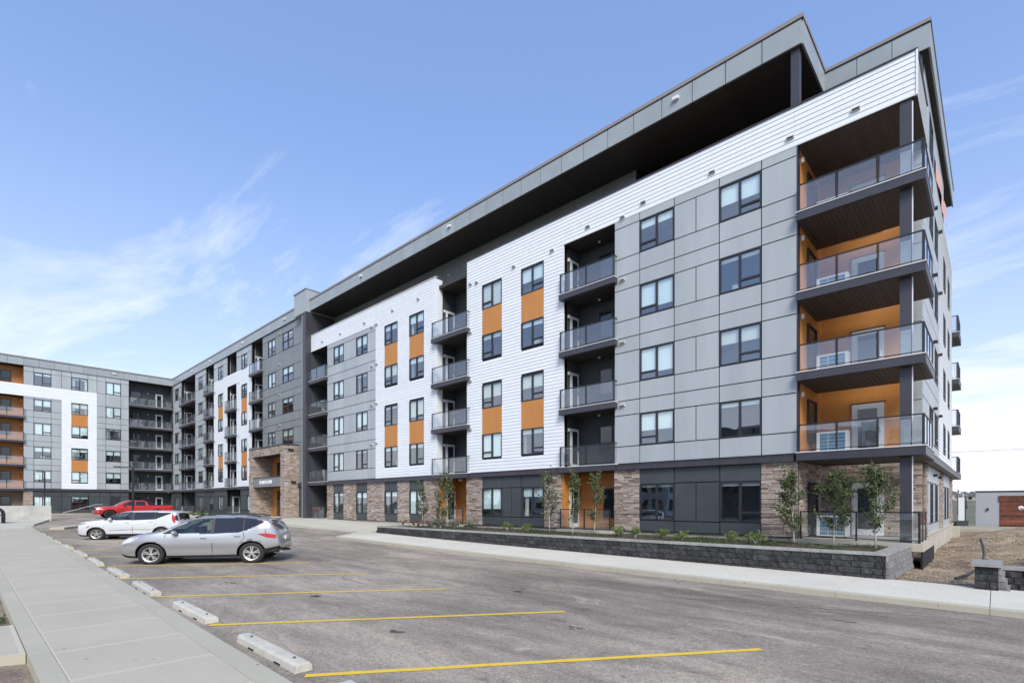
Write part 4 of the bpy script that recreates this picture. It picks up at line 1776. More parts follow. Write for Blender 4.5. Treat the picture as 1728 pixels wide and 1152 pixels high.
# ================================================================== RETAINING WALLS
def block_mesh(m, seed, flat=False, amp=1.0):
    rb = random.Random(seed)
    bm = bmesh.new()
    bmesh.ops.create_cube(bm, size=1, matrix=Matrix.Translation((.5, .5, .5)))
    if not flat:
        front = [e for e in bm.edges if all(v.co.y < .01 for v in e.verts)]
        bmesh.ops.subdivide_edges(bm, edges=[e for e in front if abs(e.verts[0].co.x - e.verts[1].co.x) > .5], cuts=3)
        bmesh.ops.triangulate(bm, faces=[f for f in bm.faces if len(f.verts) > 4])
        for v in bm.verts:
            if v.co.y < .01:
                v.co.y += rb.uniform(-.06, .10) * amp
                v.co.z += rb.uniform(-.03, .03) * amp if .05 < v.co.x < .95 else 0
    me = bpy.data.meshes.new('block')
    bm.to_mesh(me)
    bm.free()
    me.materials.append(MAT[m])
    return me


BM_ = [block_mesh('block', i) for i in range(6)]
CM_ = [block_mesh('block_cap', 9, True)]
BP_ = [block_mesh('block_pillar', i + 20, amp=.35) for i in range(3)]
BD_ = [block_mesh('block', i + 30, amp=.12) for i in range(3)]
CH, CAPH, TOPZ = .165, .075, -.11


def block_wall(parent, p0, p1, top, base_f, rows, depth=.28, bl=.51, batter=.022, meshes=BM_, cap=True, seed=0, capm=CM_):
    """courses of split blocks from p0 to p1, the face to the right-hand side of p0->p1"""
    p0, p1 = Vector((*p0, 0)), Vector((*p1, 0))
    L = (p1 - p0).length
    d = (p1 - p0).normalized()
    ang = math.atan2(d.y, d.x)
    out = Vector((d.y, -d.x, 0))
    rb = random.Random(seed)
    ztop = top - (CAPH if cap else 0)
    for r in range(rows):
        z = ztop - CH * (r + 1)
        off = batter * (r + 1)
        s = -(bl * .5 if r % 2 else rb.uniform(0, .2))
        while s < L:
            a, b = max(s, 0), min(s + bl * rb.uniform(.93, 1.07), L)
            s = b if b > a else s + bl
            if b - a < .04:
                continue
            w = p0 + d * (a + b) / 2
            if z + CH < base_f(w.x, w.y) - .02:
                continue
            q = p0 + d * a + out * off
            link('block', rb.choice(meshes), parent, (q.x, q.y, z + .003), ang, (b - a - .013, depth + off, CH - .011))
    if cap:
        s = 0
        while s < L - .01:
            b = min(s + .5, L)
            q = p0 + d * s + out * .035
            link('cap_block', capm[0], parent, (q.x, q.y, ztop + .002), ang, (b - s - .007, depth + .06, CAPH - .002))
            s = b


rw = empty('retaining_wall', (0, 0, 0))
tag(rw, 'long low retaining wall of dark split blocks with paler caps around the planted bed', 'wall')
block_wall(rw, (-24.4, -4.5), (-.40, -4.5), TOPZ, ftop, 4, seed=1)
block_wall(rw, (-.40, -4.5), (-.30, -.35), TOPZ, lambda x, y: -.9, 4, seed=2, meshes=BP_)
block_wall(rw, (-24.6, -2.2), (-24.4, -4.5), TOPZ, ftop, 3, seed=3)
for xx, zz in ((-8.0, -.55), (-20.3, -.42)):
    MB().tube([(xx, -4.57, zz), (xx, -4.50, zz)], .05, 12).build('drain_hole', 'pipe_black', rw)
pl = empty('block_wall_end', (0, 0, 0))
tag(pl, 'short block wall with stepped pillar end standing in the gravel yard', 'wall')
fy = lambda x, y: -1.2
block_wall(pl, (1.32, -4.72), (1.74, -4.72), -.28, fy, 4, seed=5, meshes=BD_, cap=False, depth=1.1, bl=.43, batter=.03)
block_wall(pl, (1.74, -4.72), (1.76, -3.5), -.28, fy, 4, seed=6, meshes=BP_, cap=False, depth=.3, batter=.045)
link('cap_block', CM_[0], pl, (1.26, -4.84, -.275), 0, (.54, 1.25, .07))
block_wall(pl, (1.76, -3.55), (9.0, -3.4), -.36, fy, 4, seed=7, cap=True)
p2 = empty('block_pier', (0, 0, 0))
tag(p2, 'isolated block pier with a broad pale cap beyond the yard mound', 'wall')
block_wall(p2, (3.4, 1.9), (4.6, 1.9), -.02, fy, 5, seed=8, cap=False, depth=.6)
link('cap_block', CM_[0], p2, (3.3, 1.75, -.01), 0, (1.5, 2.2, .07))
o = MB().tube([(.9, -2.95, -.80), (1.12, -2.0, -.78), (1.28, -.8, -.72), (1.38, .6, -.62), (1.40, 2.0, -.50), (1.36, 3.4, -.32), (1.27, 4.6, -.12)], .036, 10).build('drain_pipe', 'pipe_black', smooth=True)
tag(o, 'curved black plastic drain pipe lying on the gravel', 'pipe')
o = MB().tube([(2.6, 3.0, -.05), (3.3, 3.2, .02)], .11, 12).tube([(3.0, 2.7, -.02), (3.0, 3.5, -.02)], .09, 12).build('pipe_fitting', 'pipe_black')
tag(o, 'black pipe tee half buried at the edge of the gravel mound', 'pipe')

# ================================================================== PLANTS
def leaf_cloud(mb, pts, size, rnd, per=1, up=.3):
    for p in pts:
        for _ in range(per):
            n = Vector((rnd.gauss(0, 1), rnd.gauss(0, 1), rnd.gauss(0, 1) + up)).normalized()
            a = n.orthogonal().normalized()
            a.rotate(Matrix.Rotation(rnd.uniform(0, 6.28), 3, n))
            b = n.cross(a)
            s = size * rnd.uniform(.6, 1.25)
            c = Vector(p)
            i = len(mb.v)
            mb.v += [tuple(c - a * s), tuple(c - b * s * .75 + n * s * .15), tuple(c + a * s * 1.1), tuple(c + b * s * .75 + n * s * .15)]
            mb.f.append((i, i + 1, i + 2, i + 3))


def aspen(loc, h, w, label, seed, group='young aspens in the planted bed', leaves=1400, size=.034, trunk_r=.028):
    w *= 1.12
    size *= 1.15
    leaves = int(leaves * .72)
    rnd = random.Random(seed)
    t = empty('aspen_tree', loc)
    tag(t, label, 'tree', group)
    lean = Vector((rnd.uniform(-.06, .06), rnd.uniform(-.06, .06), 1))
    spine = [Vector((lean.x * h * k / 8 + rnd.uniform(-.02, .02), lean.y * h * k / 8 + rnd.uniform(-.02, .02), h * k / 8)) for k in range(9)]
    spine[0] = Vector((0, 0, -.1))
    trunk = MB().tube(spine, [trunk_r * (1 - .11 * k) for k in range(9)], 7)
    br = []
    nb = 22
    for i in range(nb):
        u = rnd.uniform(.18, .92)
        k = u * 8
        p = spine[int(k)].lerp(spine[min(8, int(k) + 1)], k - int(k))
        a = rnd.uniform(0, 6.28)
        # columnar crown, widest at two fifths
        prof = max(.10, 1 - abs(u - .42) / .62) ** .8
        L = w * .5 * prof * rnd.uniform(.6, 1.2)
        e = p + Vector((math.cos(a) * L, math.sin(a) * L, L * rnd.uniform(.7, 1.6)))
        m_ = p.lerp(e, .5) + Vector((math.cos(a), math.sin(a), 0)) * L * .12
        trunk.tube([p, m_, e], [.009, .006, .003], 5)
        br.append((p, m_, e))
    # a few whippy shoots rise out of the crown
    for i in range(3):
        p = spine[rnd.choice((5, 6, 7))]
        a = rnd.uniform(0, 6.28)
        e = p + Vector((math.cos(a) * w * .35, math.sin(a) * w * .35, h * rnd.uniform(.14, .30)))
        trunk.tube([p, p.lerp(e, .5) + Vector((0, 0, .08)), e], [.008, .006, .003], 5)
        br.append((p, p.lerp(e, .5) + Vector((0, 0, .08)), e))
    trunk.build('trunk', 'bark', t, smooth=True)
    cr = MB()
    pts = []
    for _ in range(leaves):
        p, m_, e = rnd.choice(br)
        u = rnd.random() ** .7
        c = p.lerp(m_, u * 2) if u < .5 else m_.lerp(e, u * 2 - 1)
        sp = .055 + .05 * (1 - u)
        pts.append(c + Vector((rnd.gauss(0, sp), rnd.gauss(0, sp), rnd.gauss(0, sp))))
    for k in range(5, 9):
        for _ in range(leaves // 60):
            pts.append(spine[k] + Vector((rnd.gauss(0, .05), rnd.gauss(0, .05), rnd.gauss(0, .09))))
    leaf_cloud(cr, pts, size, rnd)
    cr.build('crown', 'leaf_aspen', t)
    return t


aspen((-3.36, -1.49, PT), 2.45, .95, 'slender aspen before the stone pier beside the corner porch', 1, leaves=3000)
aspen((-2.22, -1.48, PT), 2.35, 1.15, 'bushy aspen hiding the air conditioner of the corner porch', 2, leaves=3800)
aspen((-1.03, -1.64, PT), 2.55, .95, 'forked aspen with pale trunk before the white corner porch door', 3, leaves=2700)
aspen((-13.64, -2.01, PT), 2.75, 1.05, 'aspen with yellowing top before the stone pier by the orange porch', 4, leaves=1700, size=.036)
aspen((-12.29, -2.07, PT), 2.9, .75, 'narrow aspen before the white door of the orange porch with dark window', 5, leaves=1300, size=.036)
aspen((-11.56, -1.4, PT), 2.75, .75, 'narrow aspen at the stone pier end of the orange porch rail', 6, leaves=1300, size=.036)
aspen((-23.9, -1.6, PT), 2.5, .8, 'dark aspen beside the rusty half hoops in the bed', 7, leaves=1200, size=.04)
aspen((-22.6, -1.3, PT), 3.0, .7, 'tall aspen before the farther orange porch, next to the half hoops', 8, leaves=1200, size=.04)
aspen((-21.7, -1.5, PT), 3.1, .8, 'tall aspen with spread side shoot before the farther orange porch', 9, leaves=1300, size=.04)


def shrub(loc, r, label, seed, m='leaf_shrub', n=420, size=.03):
    rnd = random.Random(seed)
    o = empty('shrub', loc)
    tag(o, label, 'shrub', 'small shrubs in the planted bed')
    st, cr, pts = MB(), MB(), []
    for i in range(14):
        a, b = rnd.uniform(0, 6.28), rnd.uniform(.25, 1.4)
        e = Vector((math.cos(a) * math.cos(b), math.sin(a) * math.cos(b), math.sin(b))) * r * rnd.uniform(.75, 1.1)
        st.tube([(0, 0, -.05), tuple(e * .5 + Vector((0, 0, r * .1))), tuple(e)], [.008, .006, .003], 5)
        for _ in range(n // 14):
            u = rnd.uniform(.45, 1.1)
            pts.append(e * u + Vector((rnd.gauss(0, r * .16), rnd.gauss(0, r * .16), abs(rnd.gauss(0, r * .16)))))
    st.build('stem', 'bark', o)
    leaf_cloud(cr, pts, size, rnd)
    cr.build('foliage', m, o)


SL = ['round leafy shrub under the ground-floor window beside the corner stone pier', 'widest round shrub in the bed before the corner stone pier',
      'round shrub below the window column between the two orange porches', 'round shrub at the foot of the second stone pier',
      'round shrub just past the second stone pier, nearer the retaining wall', 'round shrub below the dark panel between two ground-floor windows',
      'round shrub behind the drain hole of the retaining wall', 'round shrub by the stone pier of the aspen with yellowing top']
for i, (x, y, r) in enumerate([(-5.68, -.9, .30), (-4.35, -2.3, .36), (-17.2, -1.2, .33), (-10.3, -1.45, .32), (-9.13, -2.04, .31), (-8.05, -1.54, .33), (-7.09, -2.1, .31), (-15.6, -1.4, .34)]):
    shrub((x, y, PT), r, SL[i], 100 + i)
for i, (x, y) in enumerate([(-21.9, -2.3), (-21.1, -2.5), (-20.2, -2.3), (-19.4, -1.9)]):
    shrub((x, y, PT), .42, 'loose pale flowering shrub near the rusty half hoops', 130 + i, 'leaf_pale', 520, .036)
gc = MB()
rg = random.Random(11)
pts = []
for _ in range(150):
    x, y = rg.uniform(-24, -.8), rg.uniform(-4.05, -.7)
    if rg.random() < .3:
        x = rg.uniform(-8, -1)
    r = rg.uniform(.12, .34)
    for _ in range(int(90 * r / .25)):
        pts.append((x + rg.gauss(0, r), max(-4.12, y + rg.gauss(0, r * .7)), PT + abs(rg.gauss(0, .04)) - .01))
leaf_cloud(gc, pts, .024, rg, up=1.5)
o = gc.build('ground_cover', 'leaf_cover')
tag(kind(o, 'stuff'), 'low green ground cover creeping over the planting soil', 'ground cover')
# weeds and grass in the dirt
wd = MB()
pts = []
for _ in range(70):
    x, y = rg.uniform(-14, -5), -20.5 - rg.random() ** 2 * 4
    for _ in range(40):
        pts.append((x + rg.gauss(0, .07), min(-20.47, y + rg.gauss(0, .06)), wtop(x, y) - .13 + abs(rg.gauss(0, .03))))
leaf_cloud(wd, pts, .018, rg, up=1)
tag(kind(wd.build('weeds', 'leaf_cover'), 'stuff'), 'small green weeds sprouting in the dirt by the walk', 'weeds')
gb = MB()
for _ in range(9000):
    x, y = rg.uniform(-73, -53), rg.uniform(-2.85, -.05)
    z = ftop(x, y) + .02
    h, a = rg.uniform(.05, .11), rg.uniform(0, 6.28)
    b = len(gb.v)
    dx, dy = math.cos(a) * .012, math.sin(a) * .012
    gb.v += [(x - dx, y - dy, z), (x + dx, y + dy, z), (x + rg.gauss(0, .03), y + rg.gauss(0, .03), z + h)]
    gb.f.append((b, b + 1, b + 2))
mat('grass_blade', (.085, .15, .03), .7, rnd=.35)
tag(kind(gb.build('grass', 'grass_blade'), 'stuff'), 'mown grass strip before the dark ground floor beside the entrance', 'grass')
for i in range(9):
    x = -54 - 2.1 * i
    o = MB().tube([(0, 0, -.02), (0, 0, .10)], [.035, .05], 8).build('garden_light', 'lamp_white', None, (x, -2.2 + .8 * (i % 2), ftop(x, -2) + .05))
    tag(o, 'tiny pale marker stake in the grass strip', 'marker', 'marker stakes in the grass')
# rusty half hoops (corrugated edging) at the far end of the bed
for i, (x, y, lb) in enumerate(((-25.0, -1.9, 'rusty half-round steel hoop at the end of the planted bed'), (-23.3, -2.0, 'rusty half-round steel hoop tucked behind the dark aspen'))):
    mbh = MB()
    for r_, rr in ((.34, .34),):
        n = 14
        for k in range(n):
            a0, a1 = math.pi * k / n, math.pi * (k + 1) / n
            for ra in (.36, .32):
                q = [(math.cos(a0) * ra, -.5, math.sin(a0) * ra), (math.cos(a1) * ra, -.5, math.sin(a1) * ra), (math.cos(a1) * ra, .5, math.sin(a1) * ra), (math.cos(a0) * ra, .5, math.sin(a0) * ra)]
                mbh.poly(q if ra > .34 else q[::-1])
            mbh.poly([(math.cos(a0) * .36, -.5, math.sin(a0) * .36), (math.cos(a0) * .32, -.5, math.sin(a0) * .32), (math.cos(a1) * .32, -.5, math.sin(a1) * .32), (math.cos(a1) * .36, -.5, math.sin(a1) * .36)])
    o = mbh.build('steel_hoop', 'rust', None, (x, y, PT + .02), R(60))
    tag(o, lb, 'hoop', 'half hoops in the bed')

# ================================================================== AIR CONDITIONERS
def ac_unit(loc, label, rot=0):
    o = empty('air_conditioner', loc, rot)
    tag(o, label, 'air conditioner', 'outdoor units on the corner balconies')
    W, D, H = 1.02, .36, .82
    c = MB()
    c.box(0, .10, 0, D, .06, H).box(W - .10, W, 0, D, .06, H).box(.10, W - .10, 0, D, H - .06, H).box(.10, W - .10, 0, D, .06, .1)
    c.build('casing', 'ac_white', o)
    cbox(o, 'coil', .10, W - .10, .02, .05, .1, H - .06, 'ac_coil')
    for i in range(1, 3):
        x = .10 + (W - .2) * i / 3
        cbox(o, 'grille_bar', x - .006, x + .006, -.008, .016, .1, H - .06, 'ac_white')
    for i in range(1, 5):
        z = .1 + (H - .16) * i / 5
        cbox(o, 'grille_bar', .10, W - .10, -.006, .018, z - .005, z + .005, 'ac_white')
    cbox(o, 'foot', .1, .18, .02, D - .02, 0, .06, 'black_metal')
    cbox(o, 'foot', W - .18, W - .1, .02, D - .02, 0, .06, 'black_metal')
    hose = MB().tube([(-.02, .2, .35), (-.15, .22, .25), (-.25, .25, .10), (-.12, .28, .05), (-.22, .3, .28), (-.30, .3, .55)], .02, 7)
    hose.build('hose', 'pipe_black', o, smooth=True)


fl_n = ['second', 'third', 'fourth', 'fifth']
for k in range(4):
    ac_unit((-3.28, 1.2, 3.05 + 2.9 * k), 'white outdoor unit with blue coil on the %s-floor corner balcony' % fl_n[k])
ac_unit((-3.28, 1.2, -.085), 'white outdoor unit with blue coil on the ground-floor corner porch')

# ================================================================== SITE FURNITURE
def lamp_post(loc, h, label, arm=1.3, direc=(0, -1)):
    o = empty('lamp_post', loc)
    tag(o, label, 'lamp post')
    MB().box(-.07, .07, -.07, .07, -.05, h).build('pole', 'black_metal', o)
    MB().tube([(0, 0, -.05), (0, 0, .35)], .22, 14).build('base', 'curb_concrete', o)
    MB().box(-.05, .05, -arm, .1, h - .07, h).build('arm', 'black_metal', o)
    MB().box(-.15, .15, -arm - .45, -arm, h - .09, h).build('lamp_head', 'black_metal', o)


lamp_post((-53.2, -10.6, lot(-53, -10.6)), 4.75, 'dark square lamp post in front of the red pickup', .9)
lamp_post((-81.5, -13.9, -.3), 5.3, 'dark lamp post before the stone pier of the side wing', .3)


def bike_rack(loc, rot, label, n=2, w=.8, h=.85):
    o = empty('bike_rack', loc, rot)
    tag(o, label, 'bike rack')
    for i in range(n):
        m = MB()
        pts = [(-w / 2, 0, 0), (-w / 2, 0, h * .5)]
        for k in range(9):
            a = math.pi - math.pi * k / 8
            pts.append((math.cos(a) * w / 2, 0, h * .5 + math.sin(a) * h * .5))
        pts.append((w / 2, 0, 0))
        m.tube(pts, .045, 8)
        m.build('hoop', 'black_metal', o, (i * .35, i * .9, 0), smooth=True)
    return o


bike_rack((-60.6, -4.3, ftop(-60.6, -4.3)), R(40), 'pair of black bike hoops on the pavement beside the entrance grass', 3, .8, .95)


def bench_rack(loc, rot):
    o = empty('bench', loc, rot)
    o.scale = (1.3, 1.3, 1.3)
    tag(o, 'black steel arched bench on the plaza before the concrete wall', 'bench')
    for y in (0, 1.5):
        m = MB()
        pts = [(-.42, 0, 0), (-.42, 0, .5)]
        for k in range(8):
            a = math.pi - math.pi * k / 7
            pts.append((math.cos(a) * .42, 0, .55 + math.sin(a) * .35))
        pts.append((.42, 0, 0))
        m.tube(pts, .06, 8)
        m.build('frame', 'black_metal', o, (0, y, 0), smooth=True)
    for i in range(4):
        cbox(o, 'slat', -.36 + .19 * i, -.2 + .19 * i, 0, 1.5, .45, .49, 'black_metal')
    for i in range(3):
        a = math.pi * (.3 + .2 * i)
        cbox(o, 'slat', math.cos(a) * .42 - .06, math.cos(a) * .42 + .06, 0, 1.5, .55 + math.sin(a) * .35 - .02, .57 + math.sin(a) * .35, 'black_metal')


bench_rack((-53.4, -19.15, wtop(-54, -19)), R(90))
cw = MB().prism([(-66.5, -22.5), (-66.1, -22.5), (-61.1, -15.2), (-61.5, -15.2)], -1.0, .98).build('concrete_wall', 'concrete_wall')
tag(cw, 'low cast concrete ramp wall before the orange balconies', 'wall')
kind(MB().prism([(-92, -22), (-46, -22), (-46, -17.3), (-62, -16.5), (-62, -14.9), (-66, -15), (-66, -22)][::-1] if False else [(-62, -22.5), (-50, -22.5), (-50, -17.2), (-60.5, -15.4), (-62, -15.4)],
               -1.2, lambda x, y: lot(x, -17) + .125).build('plaza', 'plaza_concrete'), 'structure')
kind(MB().prism([(-84, -24), (-81.8, -24), (-81.8, -4.9), (-84, -4.9)], -1.0, -.12).build('wing_walk', 'curb_concrete'), 'structure')
kind(MB().prism([(-47.5, -15.2), (-43.8, -16.9), (-43.4, -16.2), (-47.0, -14.4)], lambda x, y: lot(x, y) - .2, lambda x, y: lot(x, y) + .14).build('kerb_island', 'curb_concrete'), 'structure')
rl = MB().tube([(-80.3, -12.4, .05), (-80.3, -9.2, 1.05), (-80.3, -8.6, 1.05)], .03, 8).build('hand_rail', 'vent_metal')
tag(rl, 'pale sloping handrail at the ramp before the dark ground floor', 'handrail')

# ================================================================== BLOCK ACROSS THE LOT (mirrored in the lower windows)
ob = empty('apartment_building', (-78, -60, -.9))
tag(ob, 'pale apartment block across the lot, mirrored in the lower windows', 'building')
xo = 0
rn = random.Random(9)
for i in range(9):
    w = rn.choice((8, 9.5, 11))
    MB().box(xo, xo + w - .05, -12, -.3 * (i % 2), 0, 12.4 + .6 * (i % 3)).build('wall', ('gray_panel', 'white_siding', 'dark_panel')[i % 3], ob)
    for f in range(4):
        for c in range(3):
            a = xo + w * (.08 + .31 * c)
            cbox(ob, 'window', a, a + w * .2, -.3 * (i % 2), .03 - .3 * (i % 2) + .02, 1 + 3 * f, 2.5 + 3 * f, 'dark_glass')
        if i % 3 == 1:
            cbox(ob, 'accent_panel', xo + w * .39, xo + w * .59, -.3 * (i % 2), .06 - .3 * (i % 2), 2.5 + 3 * f, 4 + 3 * f if f < 3 else 12, 'orange_panel')
    xo += w

# ================================================================== VEHICLES
def interp(tab, x):
    if x <= tab[0][0]:
        return tab[0][1]
    for i in range(len(tab) - 1):
        x0, y0 = tab[i]
        x1, y1 = tab[i + 1]
        if x <= x1:
            if x1 == x0:
                return y1
            # Catmull-Rom with clamped tangents
            ym = tab[i - 1] if i else tab[i]
            yp = tab[i + 2] if i + 2 < len(tab) else tab[i + 1]
            t = (x - x0) / (x1 - x0)
            m0 = (y1 - ym[1]) / (x1 - ym[0]) * (x1 - x0) if x1 != ym[0] else 0
            m1 = (yp[1] - y0) / (yp[0] - x0) * (x1 - x0) if yp[0] != x0 else 0
            dlt = y1 - y0
            if abs(dlt) < 1e-6:
                m0 = m1 = 0
            else:
                m0 = max(-3 * abs(dlt), min(3 * abs(dlt), m0)) if m0 * dlt > 0 else 0
                m1 = max(-3 * abs(dlt), min(3 * abs(dlt), m1)) if m1 * dlt > 0 else 0
            return (2 * t**3 - 3 * t**2 + 1) * y0 + (t**3 - 2 * t**2 + t) * m0 + (-2 * t**3 + 3 * t**2) * y1 + (t**3 - t**2) * m1
    return tab[-1][1]


class Car:
    def __init__(s, sp, kx, ky, kz):
        s.sp = sp
        s.k = (kx, ky, kz)

    def sec(s, x):
        sp = s.sp
        zt, zs, w = interp(sp['top'], x), interp(sp['bot'], x), interp(sp['hw'], x)
        zb = min(interp(sp['belt'], x), zt - .03)
        zb = max(zb, zs + .05)
        zm = min(sp['zm'], zb - .02)
        yb = .955 * w
        zr = zt - min(.09, (zt - zb) * .5)
        yr = yb - sp['tumble'] * max(0, zr - zb)
        return zt, zs, w, zb, zm, yb, zr, yr

    def side(s, x, z):
        zt, zs, w, zb, zm, yb, zr, yr = s.sec(x)
        cr = s.sp.get('crease', .016)
        mid_ = math.exp(-((x - s.sp['L'] * .5) / (s.sp['L'] * .24)) ** 4)
        w = w - cr * 1.5 * math.exp(-((z - .52) / .09) ** 2) * mid_ + cr * .8 * math.exp(-((z - zb + .13) / .035) ** 2) * mid_
        if z <= zm:
            return w * (1 - .09 * ((zm - z) / max(.01, zm - zs)) ** 2)
        if z <= zb:
            return w - (w - yb) * ((z - zm) / max(.01, zb - zm)) ** 2
        if z <= zr:
            return yb + (yr - yb) * (z - zb) / max(.01, zr - zb)
        return yr * math.sqrt(max(0, 1 - ((z - zr) / max(.01, zt - zr)) ** 2))

    def topz(s, x, y):
        zt, zs, w, zb, zm, yb, zr, yr = s.sec(x)
        return zr + (zt - zr) * math.sqrt(max(0, 1 - (min(abs(y), yr * .999) / yr) ** 2))

    def ring(s, x):
        zt, zs, w, zb, zm, yb, zr, yr = s.sec(x)
        pts = [(0, zs)]
        for i in range(7):
            z = zs + (zm - zs) * i / 6
            pts.append((s.side(x, z), z))
        for i in range(1, 6):
            z = zm + (zb - zm) * i / 5
            pts.append((s.side(x, z), z))
        for i in range(1, 12):
            z = zb + (zr - zb) * i / 11
            pts.append((s.side(x, z), z))
        for i in range(1, 7):
            a = math.pi / 2 * i / 6
            pts.append((yr * math.cos(a), zr + (zt - zr) * math.sin(a)))
        return pts

    def S(s, x, y, z):
        return ((x - s.sp['x0']) * s.k[0], y * s.k[1], z * s.k[2])

    def body(s, paint, parent):
        sp = s.sp
        L = sp['L']
        xs = sorted(set([L * i / 170 for i in range(171)] + [L * .004, L * .996]))
        rings = []
        for x in xs:
            h = s.ring(x)
            rings.append([(x, y, z) for y, z in h] + [(x, -y, z) for y, z in h[-2:0:-1]])
        mb = MB()
        n = len(rings[0])
        for r in rings:
            mb.v += [s.S(*p) for p in r]
        for i in range(len(rings) - 1):
            for k in range(n):
                k2 = (k + 1) % n
                mb.f.append((i * n + k, i * n + k2, (i + 1) * n + k2, (i + 1) * n + k)[::-1])
        mb.f.append(tuple(range(n)))
        mb.f.append(tuple(range(len(mb.v) - n, len(mb.v)))[::-1])
        me = mb.mesh('body', paint, True)
        bm = bmesh.new()
        bm.from_mesh(me)
        bmesh.ops.remove_doubles(bm, verts=bm.verts, dist=.0005)
        bmesh.ops.recalc_face_normals(bm, faces=bm.faces)
        bm.to_mesh(me)
        bm.free()
        o = link('body', me)
        # wheel arches cut out of the side
        cuts = []
        for wx in sp['wheels']:
            for sg in (1, -1):
                c = MB()
                ra = sp['arch']
                nn = 28
                ys = (sg * .48, sg * 1.3)
                for y in ys:
                    c.v += [s.S(wx + math.cos(2 * math.pi * k / nn) * ra, y, sp['wz'] + math.sin(2 * math.pi * k / nn) * ra) for k in range(nn)]
                for k in range(nn):
                    k2 = (k + 1) % nn
                    c.f.append((k, k2, nn + k2, nn + k))
                c.f.append(tuple(range(nn - 1, -1, -1)))
                c.f.append(tuple(range(nn, 2 * nn)))
                cm = c.mesh('cut', 'trim_black')
                b2 = bmesh.new()
                b2.from_mesh(cm)
                bmesh.ops.recalc_face_normals(b2, faces=b2.faces)
                b2.to_mesh(cm)
                b2.free()
                co = link('cut', cm)
                cuts.append(co)
                md = o.modifiers.new('arch', 'BOOLEAN')
                md.operation = 'DIFFERENCE'
                md.solver = 'EXACT'
                md.object = co
        bpy.context.view_layer.update()
        dg = bpy.context.evaluated_depsgraph_get()
        me2 = bpy.data.meshes.new_from_object(o.evaluated_get(dg))
        o.modifiers.clear()
        me2.name = 'body'
        # paint outside, black inside the arches
        me2.materials.clear()
        me2.materials.append(MAT[paint])
        me2.materials.append(MAT['trim_black'])
        for p in me2.polygons:
            p.use_smooth = True
            c = p.center
            for wx in sp['wheels']:
                cx, _, cz = s.S(wx, 0, sp['wz'])
                dx, dz = (c.x - cx) / s.k[0], (c.z - cz) / s.k[2]
                if math.hypot(dx, dz) < sp['arch'] * 1.01 and abs(c.y) > .4:
                    inside = abs(p.normal.y) < .35 or abs(c.y) < .6 * s.k[1]
                    if inside:
                        p.material_index = 1
                        p.use_smooth = False
                    else:
                        p.material_index = 0
            zlo = interp(sp['bot'], c.x / s.k[0] + sp['x0']) * s.k[2]
            if c.z < zlo + sp.get('clad', .09):
                p.material_index = 1
        # openings behind the clear glass, black frames round all glass
        lin = lambda tb, x: next((tb[i][1] + (tb[i + 1][1] - tb[i][1]) * (x - tb[i][0]) / max(1e-6, tb[i + 1][0] - tb[i][0]) for i in range(len(tb) - 1) if x <= tb[i + 1][0] + 1e-9), tb[-1][1])

        def within(tb, x, z):
            t_, b_ = tb
            return max(t_[0][0], b_[0][0]) <= x <= min(t_[-1][0], b_[-1][0]) and lin(b_, x) <= z <= lin(t_, x)
        bm = bmesh.new()
        bm.from_mesh(me2)
        kill = []
        clear = [(q[2], q[3]) for q in sp['side'] if q[1] == 'car_glass']
        tops = [q for q in sp['tops'] if q[1] == 'car_glass']
        for f in bm.faces:
            vs = [(v.co.x / s.k[0] + sp['x0'], v.co.y / s.k[1], v.co.z / s.k[2]) for v in f.verts]
            if any(all(within(w_, x, z) for x, y, z in vs) for w_ in clear) and abs(f.normal.y) > .4:
                kill.append(f)
            elif 'surround' in sp and abs(f.normal.y) > .4 and sum(within(sp['surround'], x, z) for x, y, z in vs) >= 3:
                f.material_index = 1
            else:
                for q in tops:
                    if f.normal.z > .2 and all(q[2] + .02 < x < q[3] - .02 and abs(y) < s.sec(x)[7] * (q[4] - .03) and z > s.sec(x)[6] - .02 for x, y, z in vs):
                        kill.append(f)
        bmesh.ops.delete(bm, geom=kill, context='FACES')
        bm.to_mesh(me2)
        bm.free()
        o.data = me2
        o.parent = parent
        for c in cuts:
            bpy.data.objects.remove(c)
        return o

    def patch(s, parent, name, m, top, bot, sg=1, off=.007, nx=16, nz=4):
        """piece of the side surface between two outlines given as (x, z) polylines"""
        lin = lambda tb, x: next((tb[i][1] + (tb[i + 1][1] - tb[i][1]) * (x - tb[i][0]) / max(1e-6, tb[i + 1][0] - tb[i][0]) for i in range(len(tb) - 1) if x <= tb[i + 1][0] + 1e-9), tb[-1][1])
        x0, x1 = max(top[0][0], bot[0][0]), min(top[-1][0], bot[-1][0])
        mb = MB()
        for i in range(nx + 1):
            x = x0 + (x1 - x0) * i / nx
            a, b = lin(bot, x), lin(top, x)
            for j in range(nz + 1):
                z = a + (b - a) * j / nz
                mb.v.append(s.S(x, sg * (s.side(x, z) + off), z))
        for i in range(nx):
            for j in range(nz):
                q = (i * (nz + 1) + j, (i + 1) * (nz + 1) + j, (i + 1) * (nz + 1) + j + 1, i * (nz + 1) + j + 1)
                mb.f.append(q[::-1] if sg > 0 else q)
        return mb.build(name, m, parent, smooth=True)

    def top_patch(s, parent, name, m, x0, x1, frac=.86, off=.007, nx=14, ny=12, narrow=0):
        mb = MB()
        for i in range(nx + 1):
            x = x0 + (x1 - x0) * i / nx
            yr = s.sec(x)[7] * (frac - narrow * i / nx)
            for j in range(ny + 1):
                y = -yr + 2 * yr * j / ny
                mb.v.append(s.S(x, y, s.topz(x, y) + off))
        for i in range(nx):
            for j in range(ny):
                mb.f.append((i * (ny + 1) + j, (i + 1) * (ny + 1) + j, (i + 1) * (ny + 1) + j + 1, i * (ny + 1) + j + 1))
        return mb.build(name, m, parent, smooth=True)

